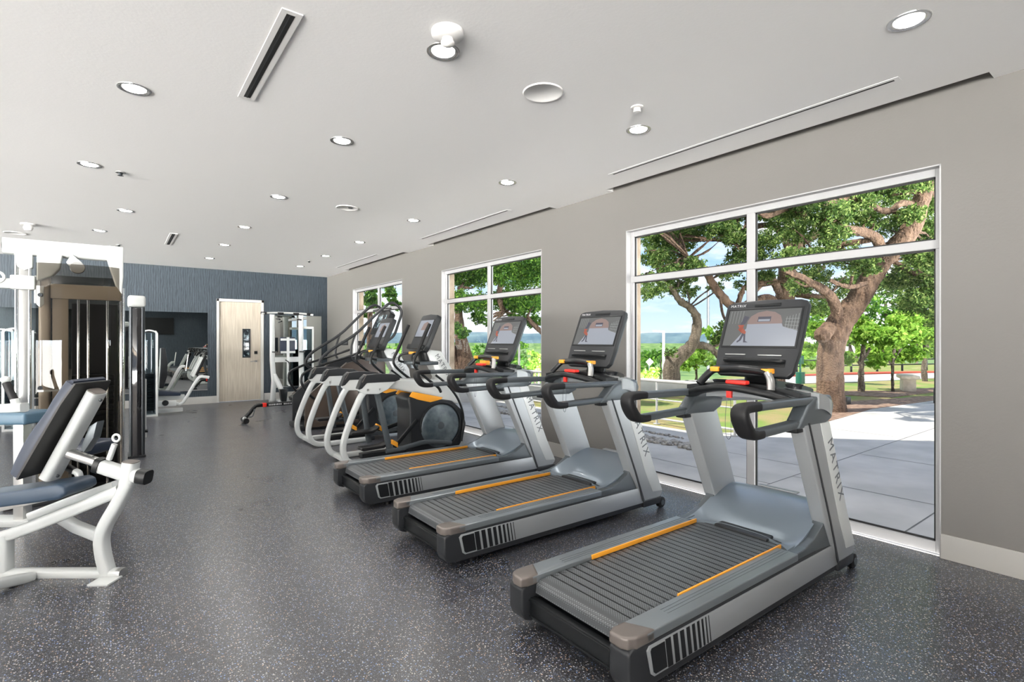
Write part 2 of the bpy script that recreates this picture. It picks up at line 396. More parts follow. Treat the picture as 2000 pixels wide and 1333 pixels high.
# left wall and the wall behind the camera, both unseen, with open bays added to let light in
c = MB(); prev = YF
for a_, b_ in ((-6.7, -3.7), (-3.3, -.3), (.0, 3.2), (3.5, 6.7), (7.0, 10.0), (10.3, 13.3)):
    c.box(XL - .15, XL, prev, a_, 0, H); c.box(XL - .15, XL, a_, b_, 2.95, H); prev = b_
c.box(XL - .15, XL, prev, YB, 0, H)
struct(c, 'wall_left', M['wall'])
struct(MB().box(XL, -10.8, YF - .15, YF, 0, H).box(-10.8, -4.5, YF - .15, YF, 2.95, H).box(-4.5, XW, YF - .15, YF, 0, H), 'wall_front', M['blue'])
# baseboards
bb = 0.16
c = MB(); prev = YF
for a_, b_ in WIN: c.box(XW - .016, XW + .001, prev, a_, 0, bb, .003); prev = b_
c.box(XW - .016, XW + .001, prev, YB, 0, bb, .003)
struct(c, 'baseboard_right', M['trimw'])
struct(MB().box(XL, 1.82, YB - .016, YB + .001, 0, bb, .003).box(2.82, XW - .02, YB - .016, YB + .001, 0, bb, .003), 'baseboard_back', M['doorframe'])

def window(n, y0, y1):
    root = empty('window_%d' % n, (XW, (y0 + y1) / 2, 0)); root['kind'] = 'structure'; w = (y1 - y0) / 2
    x0, x1 = .065, .125
    f = MB(); e = .045
    f.box(x0, x1, -w, -w + e, 0, WT, .004).box(x0, x1, w - e, w, 0, WT, .004)
    f.box(x0, x1, -w + e, w - e, 0, .075, .004).box(x0, x1, -w + e, w - e, WT - .06, WT, .004)
    f.box(x0 + .001, x1, -.035, .035, .07, WT - .055, .004).box(x0 - .004, x1 - .002, -w + .004, w - .004, 2.045, 2.105, .004)
    tag(f.build('window_frame', M['winframe'], root, 0), kind='structure')
    # thin beads round each pane
    f = MB()
    for a_, b_ in ((-w + e, -.035), (.035, w - e)):
        for z0, z1 in ((.075, 2.045), (2.105, WT - .06)):
            f.box(x0 + .02, x0 + .034, a_, a_ + .012, z0, z1).box(x0 + .02, x0 + .034, b_ - .012, b_, z0, z1)
            f.box(x0 + .02, x0 + .034, a_, b_, z0, z0 + .012).box(x0 + .02, x0 + .034, a_, b_, z1 - .012, z1)
    tag(f.build('glazing_bead', M['slot'], root, 0), kind='structure')
    for a_, b_ in ((-w + e, -.035), (.035, w - e)):
        for z0, z1 in ((.075, 2.045), (2.105, WT - .06)):
            tag(MB().poly([(x0 + .035, a_, z0), (x0 + .035, b_, z0), (x0 + .035, b_, z1), (x0 + .035, a_, z1)]).build('window_pane', M['glass'], root, 0), kind='structure')
    # white painted reveal lining
    tag(MB().box(-.002, x0, -w - .001, -w + .008, 0, WT).box(-.002, x0, w - .008, w + .001, 0, WT).box(-.002, x0, -w, w, WT - .008, WT + .001)
        .build('window_reveal', M['winframe'], root, 0), kind='structure')
for i, (a_, b_) in enumerate(WIN): window(i + 1, a_, b_)

# door
d = empty('door_1', (2.315, YB, 0)); d['kind'] = 'structure'
fr = MB(); fr.box(-.495, -.445, -.02, .15, 0, 2.385, .004).box(.445, .495, -.02, .15, 0, 2.385, .004).box(-.495, .495, -.02, .15, 2.325, 2.385, .004)
tag(fr  .build('door_frame', M['doorframe'], d, 0), kind='structure')
tag(MB().box(-.44, .44, .055, .10, .008, 2.322, .003).build('door_panel', M['wood'], d, 0), kind='structure')
vf = MB().box(.045, .072, .035, .056, 1.02, 1.70, .003).box(.188, .215, .035, .056, 1.02, 1.70, .003).box(.045, .215, .035, .056, 1.02, 1.05, .003).box(.045, .215, .035, .056, 1.67, 1.70, .003)
M['darkmetal'] = mat('dark_metal', (0.04, 0.045, 0.05), 0.3, 0.6)
vp = vf.build('vision_frame', M['darkmetal'], d, 0); vp['kind'] = 'structure'
M['darkglass'] = vary(mat('dark_wired_glass', (0.03, 0.04, 0.045), 0.05), (0.01, 0.015, 0.02), (0.25, 0.33, 0.36), 14, 3, None, .5, .62)
tag(MB().box(.07, .19, .044, .054, 1.045, 1.675).build('vision_glass', M['darkglass'], d, 0), kind='structure')
tag(MB().box(.30, .37, .038, .056, 1.10, 1.17, .004).build('keypad_lock', M['black'], d, 0), kind='structure')
tag(MB().cyl((.335, .055, .93), (.335, -.005, .93), .028).tube([(.335, 0, .93), (.27, -.002, .93), (.21, 0, .925)], .011, 10).build('door_handle', M['alum'], d), kind='structure')

# mirrors on the back wall
mm = empty('wall_mirror', (0, YB, 0), 'wide frameless wall mirror left of the wood door, above the baseboard', 'mirror', 'frameless mirrors on the blue wall')
MB().box(-3.2, 1.637, -.012, -.002, .325, 2.05).build('mirror_glass', M['mirror'], mm, 0)
MB().box(-3.2, 1.637, -.018, -.002, .30, .325).build('bottom_channel', M['alum'], mm, 0)
mm = empty('wall_mirror', (0, YB, 0), 'narrower frameless wall mirror right of the wood door, behind the white cable rack', 'mirror', 'frameless mirrors on the blue wall')
MB().box(2.985, 4.17, -.012, -.002, .30, 2.04).build('mirror_glass', M['mirror'], mm, 0)
MB().box(2.985, 4.17, -.018, -.002, .275, .30).build('bottom_channel', M['alum'], mm, 0)
# what the left mirror sees on the wall behind the camera
mm = empty('wall_television', (1.6, YF, 0), 'black flat television on the blue wall behind the camera, seen in the mirror', 'television')
MB().box(-.9, .9, .005, .06, 1.75, 2.65, .01).build('television_body', M['black'], mm, 0)

# ------------------------------------------------------------------ ceiling fittings
ORD = ['nearest', 'second', 'third', 'fourth', 'fifth', 'sixth', 'seventh']
def downlight(x, y, label):
    r = empty('recessed_downlight', (x, y, H), label, 'ceiling light', 'round recessed downlights')
    MB().lathe([(.062, .03), (.066, .0), (.078, -.006), (.092, -.004), (.094, .004)]).build('trim_ring', M['trimring'], r)
    MB().lathe([(.0001, -.0045), (.060, -.0045), (.0635, -.001)]).build('lamp_lens', M['lens'], r)
    return r
rows = [(3.20, [0.90, 2.62, 4.31, 6.44, 8.40, 10.16, 11.92], 'the row nearest the window wall'),
        (1.46, [0.55, 2.57, 4.22, 6.30, 8.27, 10.02, 11.82], 'the middle row'),
        (-.05, [2.3, 4.15, 6.19, 8.12, 9.83, 11.62], 'the left row')]
SPOTS = []
for X, ys, nm in rows:
    for k, y in enumerate(ys):
        SPOTS.append((X, y))
        if y < .7 or (X < 0 and y < 3): continue
        kk = k if X > 3 else k - 1
        downlight(X if X > 0 else (-.2 if k in (2, 4, 5) else .09), y, 'round ceiling downlight in %s, %s' % (nm, ORD[kk] + ' from the camera' if kk else 'nearest the camera'))
for y in (-5.9, -4.2, -2.5, -.8): SPOTS += [(3.2, y), (1.46, y), (-.05, y)]
for y in (-5.9, -4.2, -2.5, -.8, .9, 2.6, 4.3, 6.3, 8.3, 10.1, 11.9): SPOTS += [(-1.6, y), (-3.2, y), (-5, y)]
LD = bpy.data.lights.new('downlight_lamp', 'AREA'); LD.shape = 'DISK'; LD.size = 0.12; LD.energy = 9; LD.color = (1, .965, .92); LD.spread = math.radians(150)
for x, y in SPOTS:
    o = bpy.data.objects.new('downlight_lamp', LD); COL.objects.link(o); o.location = (x, y, H - .022)

def ceil_disc(name, x, y, prof, m_, label, cat, group=None):
    return tag(MB().lathe(prof).build(name, m_, None, loc=(x, y, H)), label, cat, group)
r = empty('motion_sensor', (1.385, 2.39, H), 'white domed ceiling sensor right beside the middle row downlight nearest the camera', 'sensor')
MB().lathe([(.0001, 0), (.085, 0), (.085, -.022), (.07, -.032), (.04, -.038), (.0001, -.038)]).build('sensor_base', M['offwhite'], r)
MB().lathe([(.03, -.036), (.028, -.05), (.036, -.056), (.036, -.066), (.02, -.076), (.0001, -.078)]).build('sensor_dome', M['offwhite'], r)
r = empty('motion_sensor', (-.98, 9.85, H), 'small white ceiling sensor above the multi gym at the far left', 'sensor')
MB().lathe([(.0001, 0), (.085, 0), (.085, -.02), (.0001, -.022)]).build('sensor_base', M['offwhite'], r)
MB().lathe([(.045, -.02), (.055, -.06), (.04, -.09), (.0001, -.095)]).build('sensor_dome', M['offwhite'], r)
def sprinkler(x, y, label, dark=True):
    r = empty('fire_sprinkler', (x, y, H), label, 'sprinkler', 'small round sprinkler covers')
    MB().lathe([(.0001, 0), (.042, 0), (.042, -.008), (.02, -.01), (.0001, -.01)]).build('escutcheon', M['alum'] if dark else M['offwhite'], r)
    if dark: MB().lathe([(.0001, -.009), (.02, -.011), (.012, -.03), (.025, -.034), (.0001, -.036)]).build('sprinkler_head', M['darkmetal'], r)
    else: MB().lathe([(.022, -.006), (.026, -.03), (.026, -.038), (.0001, -.04)]).build('sprinkler_head', M['offwhite'], r)
sprinkler(2.88, 2.37, 'white pendent sprinkler cap beside the second window row downlight', False)
sprinkler(.03, 6.29, 'dark round sprinkler beside a downlight on the left side of the ceiling')
sprinkler(.03, 11.07, 'dark round sprinkler above the far left machines, near the blue wall')
sprinkler(3.13, 11.0, 'tiny dark sprinkler near the far right corner of the ceiling')
def speaker(x, y, label, mark=False):
    r = empty('ceiling_speaker', (x, y, H), label, 'speaker', 'round ceiling speakers')
    MB().lathe([(.0001, -.004), (.112, -.004), (.118, -.008), (.128, -.008), (.132, -.001), (.132, .0)], seg=40).build('speaker_grille', M['offwhite'], r)
    if mark: MB().lathe([(.0001, -.012), (.022, -.012), (.028, -.004)], c=(.03, -.03, 0)).build('dark_tweeter', M['darkmetal'], r)
speaker(2.22, 2.60, 'large round white ceiling speaker between the two nearest downlight rows')
speaker(2.245, 6.31, 'round white ceiling speaker with a dark dot farther down the room', True)
speaker(-1.22, 10.8, 'round white ceiling speaker above the gym tower at the left edge')
def slot(cx, y0, y1, w, label, group, slotw, cat='air vent'):
    r = empty('air_diffuser', (cx, (y0 + y1) / 2, H), label, cat, group); h = (y1 - y0) / 2
    t_ = .006 if slotw > .012 else .0025
    f = MB().box(-w / 2, -slotw, -h, h, -t_, 0, .0008).box(slotw, w / 2, -h, h, -t_, 0, .0008).box(-slotw, slotw, -h, -h + .03, -t_, 0).box(-slotw, slotw, h - .03, h, -t_, 0)
    f.build('diffuser_frame', M['offwhite'] if slotw > .012 else M['ceil'], r, 0)
    MB().box(-slotw, slotw, -h + .03, h - .03, -t_ - .0006, -.0005).build('dark_slot', M['slot'], r, 0)
    if slotw > .012: MB().box(-.003, .003, -h + .03, h - .03, -.0085, -.001).build('divider', M['darkgrey'], r, 0)
slot(.69, 2.70, 3.86, .10, 'short white slot air diffuser at the upper left of the ceiling', 'short slot diffusers', .02)
slot(.69, 9.4, 10.56, .10, 'short white slot air diffuser far down the room near the gym tower', 'short slot diffusers', .02)
slot(3.86, 1.13, 3.5, .075, 'long thin line diffuser above the window nearest the camera', 'line diffusers along the windows', .009)
slot(3.885, 5.2, 7.55, .075, 'long thin line diffuser above the middle window', 'line diffusers along the windows', .009)
slot(3.92, 9.38, 11.65, .075, 'long thin line diffuser above the farthest window', 'line diffusers along the windows', .009)

# ------------------------------------------------------------------ treadmill
def make_treadmill(label):
    r = empty('treadmill', (1.57, 1.715, 0), label, 'treadmill', 'treadmills facing the windows')
    Y = .385
    # deck frame: dark skirts with rounded rear corners, one under each rail
    for s in (-1, 1):
        y0, y1 = (Y - .105, Y) if s > 0 else (-Y, -Y + .105)
        f = MB()
        f.prism([(.0, .10), (.02, .06), (.06, .045), (1.9, .045), (2.06, .055), (2.06, .20), (1.60, .232), (1.38, .235), (.03, .232), (0, .215)], y0, y1, 'y', .012, 3)
        f.build('deck_skirt', M['darkgrey'], r)
    # cross guard at the rear between the skirts
    g = MB().box(.05, .085, -.30, .30, .065, .165, .006).box(.042, .06, -.30, .30, .150, .158, .002).box(.042, .06, -.30, .30, .078, .084, .002)
    g.build('rear_guard', M['black'], r)
    MB().box(.1, 2.0, -.30, .30, .06, .15, .01).build('under_frame', M['black'], r)
    for s in (-1, 1):
        a, b = (s * .272, s * .388) if s > 0 else (s * .388, s * .272)
        yo = s * .388; yi = s * .272
        # foot rail on top, with a stepped inner lip and a rounded rear cap
        q = MB().prism([(.055, yi), (.055, yi + s * .03), (.10, yo), (1.385, yo), (1.385, yi)], .228, .268, 'z', .008, 3)
        for k in range(3): q.box(.30, 1.37, yi + s * (.030 + k * .018), yi + s * (.033 + k * .018), .266, .2695)
        q.build('foot_rail', M['steelgrey'], r)
        q = MB().prism([(-.006, yi + s * .012), (-.006, yo - s * .045), (.008, yo - s * .018), (.045, yo), (.16, yo), (.10, yi + s * .0), (.03, yi)], .222, .272, 'z', .014, 4)
        q.build('rear_end_cap', M['bronze'], r)
        # amber strip along the inner edge
        MB().box(.47, 1.43, min(yi - s * .006, yi + s * .003), max(yi - s * .006, yi + s * .003), .249, .2725, .002).build('amber_strip', M['orange'], r)
    # belt with slats wrapping over the rear roller
    b = MB().prism([(.075, .185), (.08, .225), (.105, .243), (.14, .246), (1.66, .246), (1.66, .20), (.12, .17)], -.268, .268, 'y', 0)
    x = .17
    while x < 1.62:
        b.mi = 1; b.box(x, x + .007, -.268, .268, .2455, .2475)
        for s in (-1, 1):
            b.poly([(x + .003, s * .262, .2482), (x + .03, s * .236, .2482), (x + .033, s * .238, .2482), (x + .007, s * .263, .2482)][::s])
        x += .052
    b.build('running_belt', [M['belt'], M['black']], r, 20)
    # side panels with slanted stripe badge
    for s in (-1, 1):
        y0, y1 = (Y, Y + .008) if s > 0 else (-Y - .008, -Y)
        q = MB().prism([(.125, .10), (.145, .085), (1.91, .085), (1.87, .215), (.115, .215), (.10, .20)], y0, y1, 'y', .003)
        q.build('side_panel', M['silver'], r)
        q = MB(); yy0, yy1 = (Y + .007, Y + .0095) if s > 0 else (-Y - .0095, -Y - .007)
        q.prism([(.150, .095), (.225, .095), (.207, .205), (.125, .205), (.118, .195), (.138, .105)], yy0, yy1)
        xx = .232
        for w in (.034, .030, .027, .024, .020, .016, .012, .007, .004):
            q.prism([(xx, .089), (xx + w, .089), (xx + w - .02, .211), (xx - .02, .211)], yy0, yy1); xx += w + .017
        q.build('stripe_badge', M['bronze' if 0 else 'black'], r, 0)
    # motor hood
    def hood(u, v):
        # u: 0..1 along x, v: -1..1 across
        x = 1.385 + u * .72; a = abs(v)
        y = v * .335
        x0 = x
        if u < .25: x0 = x + (1 - a ** 3) * .13 * (1 - u * 4)
        top = .262 + .155 * (1 - math.cos(min(1, u / .80) * PI)) / 2
        if u > .80: top -= .30 * ((u - .80) / .20) ** 1.6
        scoop = math.exp(-((u - .16) / .12) ** 2) * (1 - a ** 4) * .045
        return (x0, y, top - scoop + .012 * (1 - a * a))
    us = [i / 24 for i in range(25)]; vs = [-1 + i / 12 for i in range(25)]
    MB().grid(us, vs, hood, .02).build('motor_hood', M['bluegrey'], r, 50)
    MB().box(1.47, 1.60, -.17, .17, .236, .262, .012).build('hood_lip', M['darkgrey'], r)
    MB().box(1.955, 2.0, -.12, .14, .428, .436, .003).build('hood_badge', M['silver'], r)
    for s in (-1, 1):
        y0, y1 = (.318, Y - .004) if s > 0 else (-Y + .004, -.318)
        q = MB().prism([(1.385, .20), (1.385, .262), (1.50, .27), (1.60, .295), (1.70, .35), (1.76, .42), (1.95, .42), (2.0, .20)], y0, y1, 'y', .008, 3)
        q.build('hood_fairing', M['gunmetal'], r)
    # uprights
    for s in (-1, 1):
        y0, y1 = (.312, Y + .012) if s > 0 else (-Y - .012, -.312)
        q = MB().prism([(1.845, .14), (1.895, .075), (2.07, .075), (2.125, .14), (2.0, .36), (1.735, .97), (1.425, .97), (1.715, .36)], y0, y1, 'y', .012, 3)
        q.build('upright', M['silver'], r)
        yo, yo2 = (Y + .010, Y + .016) if s > 0 else (-Y - .016, -Y - .010)
        q = MB().prism([(1.985, .16), (2.115, .15), (2.00, .375), (1.745, .955), (1.63, .955), (1.88, .36)], yo, yo2, 'y', .003)
        q.build('front_strip', M['white'], r)
        MB().prism([(1.862, .10), (1.882, .10), (1.775, .36), (1.495, .97), (1.48, .97), (1.758, .36)], yo, yo2 - .002 if s > 0 else yo2, 'y').build('groove_line', M['darkgrey'], r, 0)
        # lettering runs down the strip
        dn = Vector((.255, 0, -.58)).normalized(); side = Vector((dn.z, 0, -dn.x))
        y_ = yo2 + .001 * s if s > 0 else yo - .001
        fx, fy = (dn, Vector((-dn.z, 0, dn.x))) if s < 0 else (dn, Vector((dn.z, 0, -dn.x)))
        text('MATRIX', .092, 'lettering', M['letter'], r, frame4((1.815 + .012, y_, .665), fx, fy), .0008, 1.35)
        MB().box(1.87, 2.10, y0 - .004, y1 + .004, .045, .105, .01).build('foot_block', M['darkgrey'], r)
        w = MB().lathe([(.0001, -.022), (.03, -.022), (.045, -.016), (.045, .016), (.03, .022), (.0001, .022)], c=(2.115, s * (Y - .005), .046), axis='y', seg=24)
        wh = w.build('transport_wheel', M['rubber'], r)
        MB().lathe([(.0001, -.026), (.022, -.026), (.022, .026), (.0001, .026)], c=(2.115, s * (Y - .005), .046), axis='y', seg=16).build('wheel_hub', M['gunmetal'], wh)
    for s in (-1, 1):
        MB().cyl((.25, s * .3, .0), (.25, s * .3, .06), .022, 14).build('levelling_foot', M['rubber'], r)
    # arm loops
    for s in (-1, 1):
        y = s * .352
        q = MB().tube([(1.60, y, 1.085), (1.30, y, 1.090), (1.0, y, 1.094), (.90, y, 1.094), (.868, y, 1.086), (.858, y, 1.066), (.875, y, 1.03), (.905, y, .990), (.93, y, .968), (.97, y, .958), (1.06, y, .958), (1.25, y, .962), (1.46, y, .968)],
                      1, 16, 3, sec=(.036, .022))
        q.build('arm_loop', M['gunmetal'], r, 60)
        q = MB().tube([(1.0, y, 1.095), (.90, y, 1.095), (.864, y, 1.088), (.853, y, 1.066), (.870, y, 1.025), (.90, y, .985), (.927, y, .964), (.97, y, .955), (1.03, y, .955)], [1.0, 1.05, 1.1, 1.15, 1.2, 1.2, 1.15, 1.05, 1.0], 16, 4, sec=(.0375, .0235))
        q.build('rear_grip', M['rubber'], r, 60)
        q = MB().prism([(1.36, .945), (1.70, .935), (1.79, .97), (1.82, 1.05), (1.78, 1.11), (1.60, 1.112), (1.50, 1.07), (1.45, 1.02)], y - .045, y + .045, 'y', .018, 3)
        q.build('arm_bracket', M['gunmetal'], r)
        MB().box(1.37, 1.46, y - .035, y + .035, .92, .985, .012).build('pivot_block', M['black'], r)
    # tray and silver shell under the console
    def shell(u, v):
        a = abs(v); x = 1.60 + u * .36 * math.sqrt(max(0, 1 - (a * .93) ** 2.4)) + .02 * u; y = v * .405
        z = 1.125 + .03 * (1 - a * a) - .05 * u ** 2
        return (x, y, z)
    MB().grid([i / 8 for i in range(9)], [-1 + i / 12 for i in range(25)], shell, .085).build('console_shell', M['silver'], r, 50)
    def tray(u, v): a = abs(v); return (1.46 + u * (.17 + .19 * math.sqrt(1 - a ** 2.2)), v * .36, 1.135 + .035 * (1 - a * a) - .012 * math.sin(u * PI))
    MB().grid([i / 6 for i in range(7)], [-1 + i / 10 for i in range(21)], tray, .03).build('accessory_tray', M['black'], r, 50)
    for s in (-1, 1): MB().lathe([(.045, .0), (.05, .012), (.043, .012), (.04, -.03), (.0001, -.03)], c=(1.66, s * .24, 1.155)).build('cup_holder', M['darkgrey'], r)
    q = MB().tube([(1.48, -.34, 1.075), (1.42, -.22, 1.115), (1.375, 0, 1.145), (1.42, .22, 1.115), (1.48, .34, 1.075)], 1, 14, 6, sec=(.045, .022))
    q.build('front_crossbar', M['black'], r, 60)
    MB().box(1.39, 1.44, -.085, .045, 1.165, 1.188, .008).build('emergency_stop', M['red'], r)
    # pulse-grip bar: inverted U
    q = MB().tube([(1.43, .25, 1.15), (1.50, .20, 1.235), (1.50, .12, 1.248), (1.48, 0, 1.255), (1.48, -.12, 1.248), (1.48, -.165, 1.238)], 1, 12, 5, sec=(.024, .02))
    q.build('pulse_bar', M['black'], r, 60)
    MB().tube([(1.47, -.175, 1.238), (1.455, -.20, 1.20), (1.44, -.21, 1.14)], 1, 10, 4, sec=(.022, .014)).build('pulse_bar_leg', M['alum'], r, 60)
    for s in (-1, 1):
        MB().box(1.462, 1.522, s * .165 - .028, s * .165 + .028, 1.232, 1.262, .006).build('pulse_sensor', M['orange'], r)
    # lanyard
    MB().box(1.352, 1.372, -.016, .016, 1.085, 1.128, .003).build('lanyard_clip', M['red'], r)
    MB().tube([(1.36, .012, 1.09), (1.355, .02, 1.0), (1.355, .022, .90), (1.355, .012, .845), (1.355, -.006, .84), (1.355, -.014, .88), (1.36, -.01, 1.0), (1.362, -.008, 1.09)], .0014, 6, 4).build('safety_lanyard', M['darkmetal'], r)
    # console on a neck
    tlt = math.atan2(.21, .49)     # lean away from the runner
    cm = Matrix.Translation((1.715, 0, 1.445)) @ Matrix.Rotation(tlt, 4, 'Y')
    def cpart(mb, name, m_, smooth=35):
        mb.bm.transform(cm); return mb.build(name, m_, r, smooth)
    w = .268
    outl = [(-w + .045, -.262), (w - .045, -.262), (w - .018, -.23), (w - .004, -.10), (w, .225), (w - .012, .246), (w - .05, .258), (0, .268), (-w + .05, .258), (-w + .012, .246), (-w, .225), (-w + .004, -.10), (-w + .018, -.23)]
    con = cpart(MB().prism(outl, -.012, .030, 'x', .008, 3), 'console', M['darkgrey'])
    cpart(MB().prism([(p[0] * .95, p[1] * .95) for p in outl], .02, .055, 'x', .012, 3), 'console_back', M['gunmetal'])
    cpart(MB().box(-.0155, -.012, -w + .022, w - .022, -.075, .205, .002), 'screen_bezel', M['black'], 0)
    # the picture on the screen: plaza, brick arch, wall, figure walking
    sw, s0, s1 = w - .034, -.062, .193
    pic = MB(); X = -.0162
    def P2(u, v, k=0): return (X - .0002 * k, sw - u * 2 * sw, s0 + v * (s1 - s0))
    def pg(mi, pts, k): pic.poly([P2(*p, k) for p in pts], mi)
    pg(0, [(0, 0), (1, 0), (1, 1), (0, 1)], 0)                         # plaza floor
    pg(1, [(0, 0), (.12, .0), (.30, .48), (.30, 1), (0, 1)], 1)         # left wall
    pg(2, [(.30, .60), (.78, .60), (.78, .66), (.745, .82), (.66, .92), (.54, .965), (.42, .92), (.335, .82), (.30, .68)], 2)
    pg(1, [(.30, .68), (.335, .82), (.42, .92), (.54, .965), (.54, 1), (.25, 1), (.25, .6), (.30, .6)], 3)
    pg(1, [(.78, .60), (.78, .66), (.745, .82), (.66, .92), (.54, .965), (.54, 1), (1, 1), (1, .40), (.80, .52)], 3)
    pg(3, [(.44, .66), (.62, .66), (.62, .80), (.44, .80)], 4); pg(0, [(.45, .67), (.61, .67), (.61, .73), (.45, .73)], 5)
    for k in range(4): pg(4, [(.82, .50 + k * .08 - .02), (1, .42 + k * .10), (1, .43 + k * .10), (.82, .51 + k * .08 - .02)], 5)
    for k in range(5): pg(4, [(.83 + k * .037, .49 - k * .02), (.836 + k * .037, .49 - k * .02), (.836 + k * .037, .78 + k * .02), (.83 + k * .037, .78 + k * .02)], 5)
    pg(3, [(.20, .58), (.27, .60), (.31, .80), (.24, .84)], 6)                                    # torso
    pg(5, [(.18, .46), (.26, .48), (.31, .38), (.30, .32), (.24, .36), (.17, .58), (.26, .58)], 7)   # shorts
    pg(3, [(.255, .35), (.29, .34), (.26, .15), (.21, .08), (.20, .12), (.23, .17)], 6)
    pg(3, [(.275, .36), (.305, .34), (.325, .13), (.37, .09), (.30, .09), (.295, .15)], 6)
    for k in range(6): pg(4, [(.03 + k * .045, .62), (.034 + k * .045, .62), (.036 + k * .045, .98), (.03 + k * .045, .98)], 2)
    cpart(pic, 'screen_picture', SCR, 0)
    cpart(MB().box(-.017, -.012, -.10, .07, .218, .238, .004), 'button_strip', M['black'])
    cpart(MB().box(-.018, -.012, -.17, -.02, -.128, -.121, .002).box(-.018, -.012, .06, .20, -.126, -.119, .002), 'accent_line', M['alum'])
    cpart(MB().box(-.014, -.008, -.20, .21, -.20, -.15, .004).tube([(-.02, -.19, -.165), (-.045, -.14, -.172), (-.045, .14, -.172), (-.02, .19, -.165)], .012, 8, 3), 'bottle_ledge', M['black'])
    t4 = cm @ frame4((-.0135, .185, .227), (0, -1, 0), (0, 0, 1))
    text('MATRIX', .026, 'console_lettering', M['letterw'], r, t4, .0004, 1.2)
    MB().tube([(1.70, 0, 1.12), (1.73, 0, 1.19), (1.72, 0, 1.26)], 1, 14, 4, sec=(.10, .035)).build('console_neck', M['black'], r, 60)
    return r
SCR = [scr('screen_floor', (.36, .39, .45)), scr('screen_wall_grey', (.15, .155, .155)), scr('screen_brick', (.30, .22, .205)), scr('screen_dark', (.10, .10, .13)),  # dark tone fills the figure and the block in the arch
       scr('screen_grid', (.33, .35, .35)), scr('screen_red', (.42, .12, .08))]
T1 = make_treadmill('silver and black treadmill nearest the camera, in front of the largest window')
T2 = copy_tree(T1); T2.location = (1.60, 3.185, 0); T2['label'] = 'silver and black treadmill in the middle of the three treadmills'
T3 = copy_tree(T1); T3.location = (1.64, 4.60, 0); T3['label'] = 'silver and black treadmill farthest of the three, next to the white ellipticals'

MB().box(1.47, 1.53, -.02, .09, 1.165, 1.215, .006).build('amber_tag', M['orange'], T3)

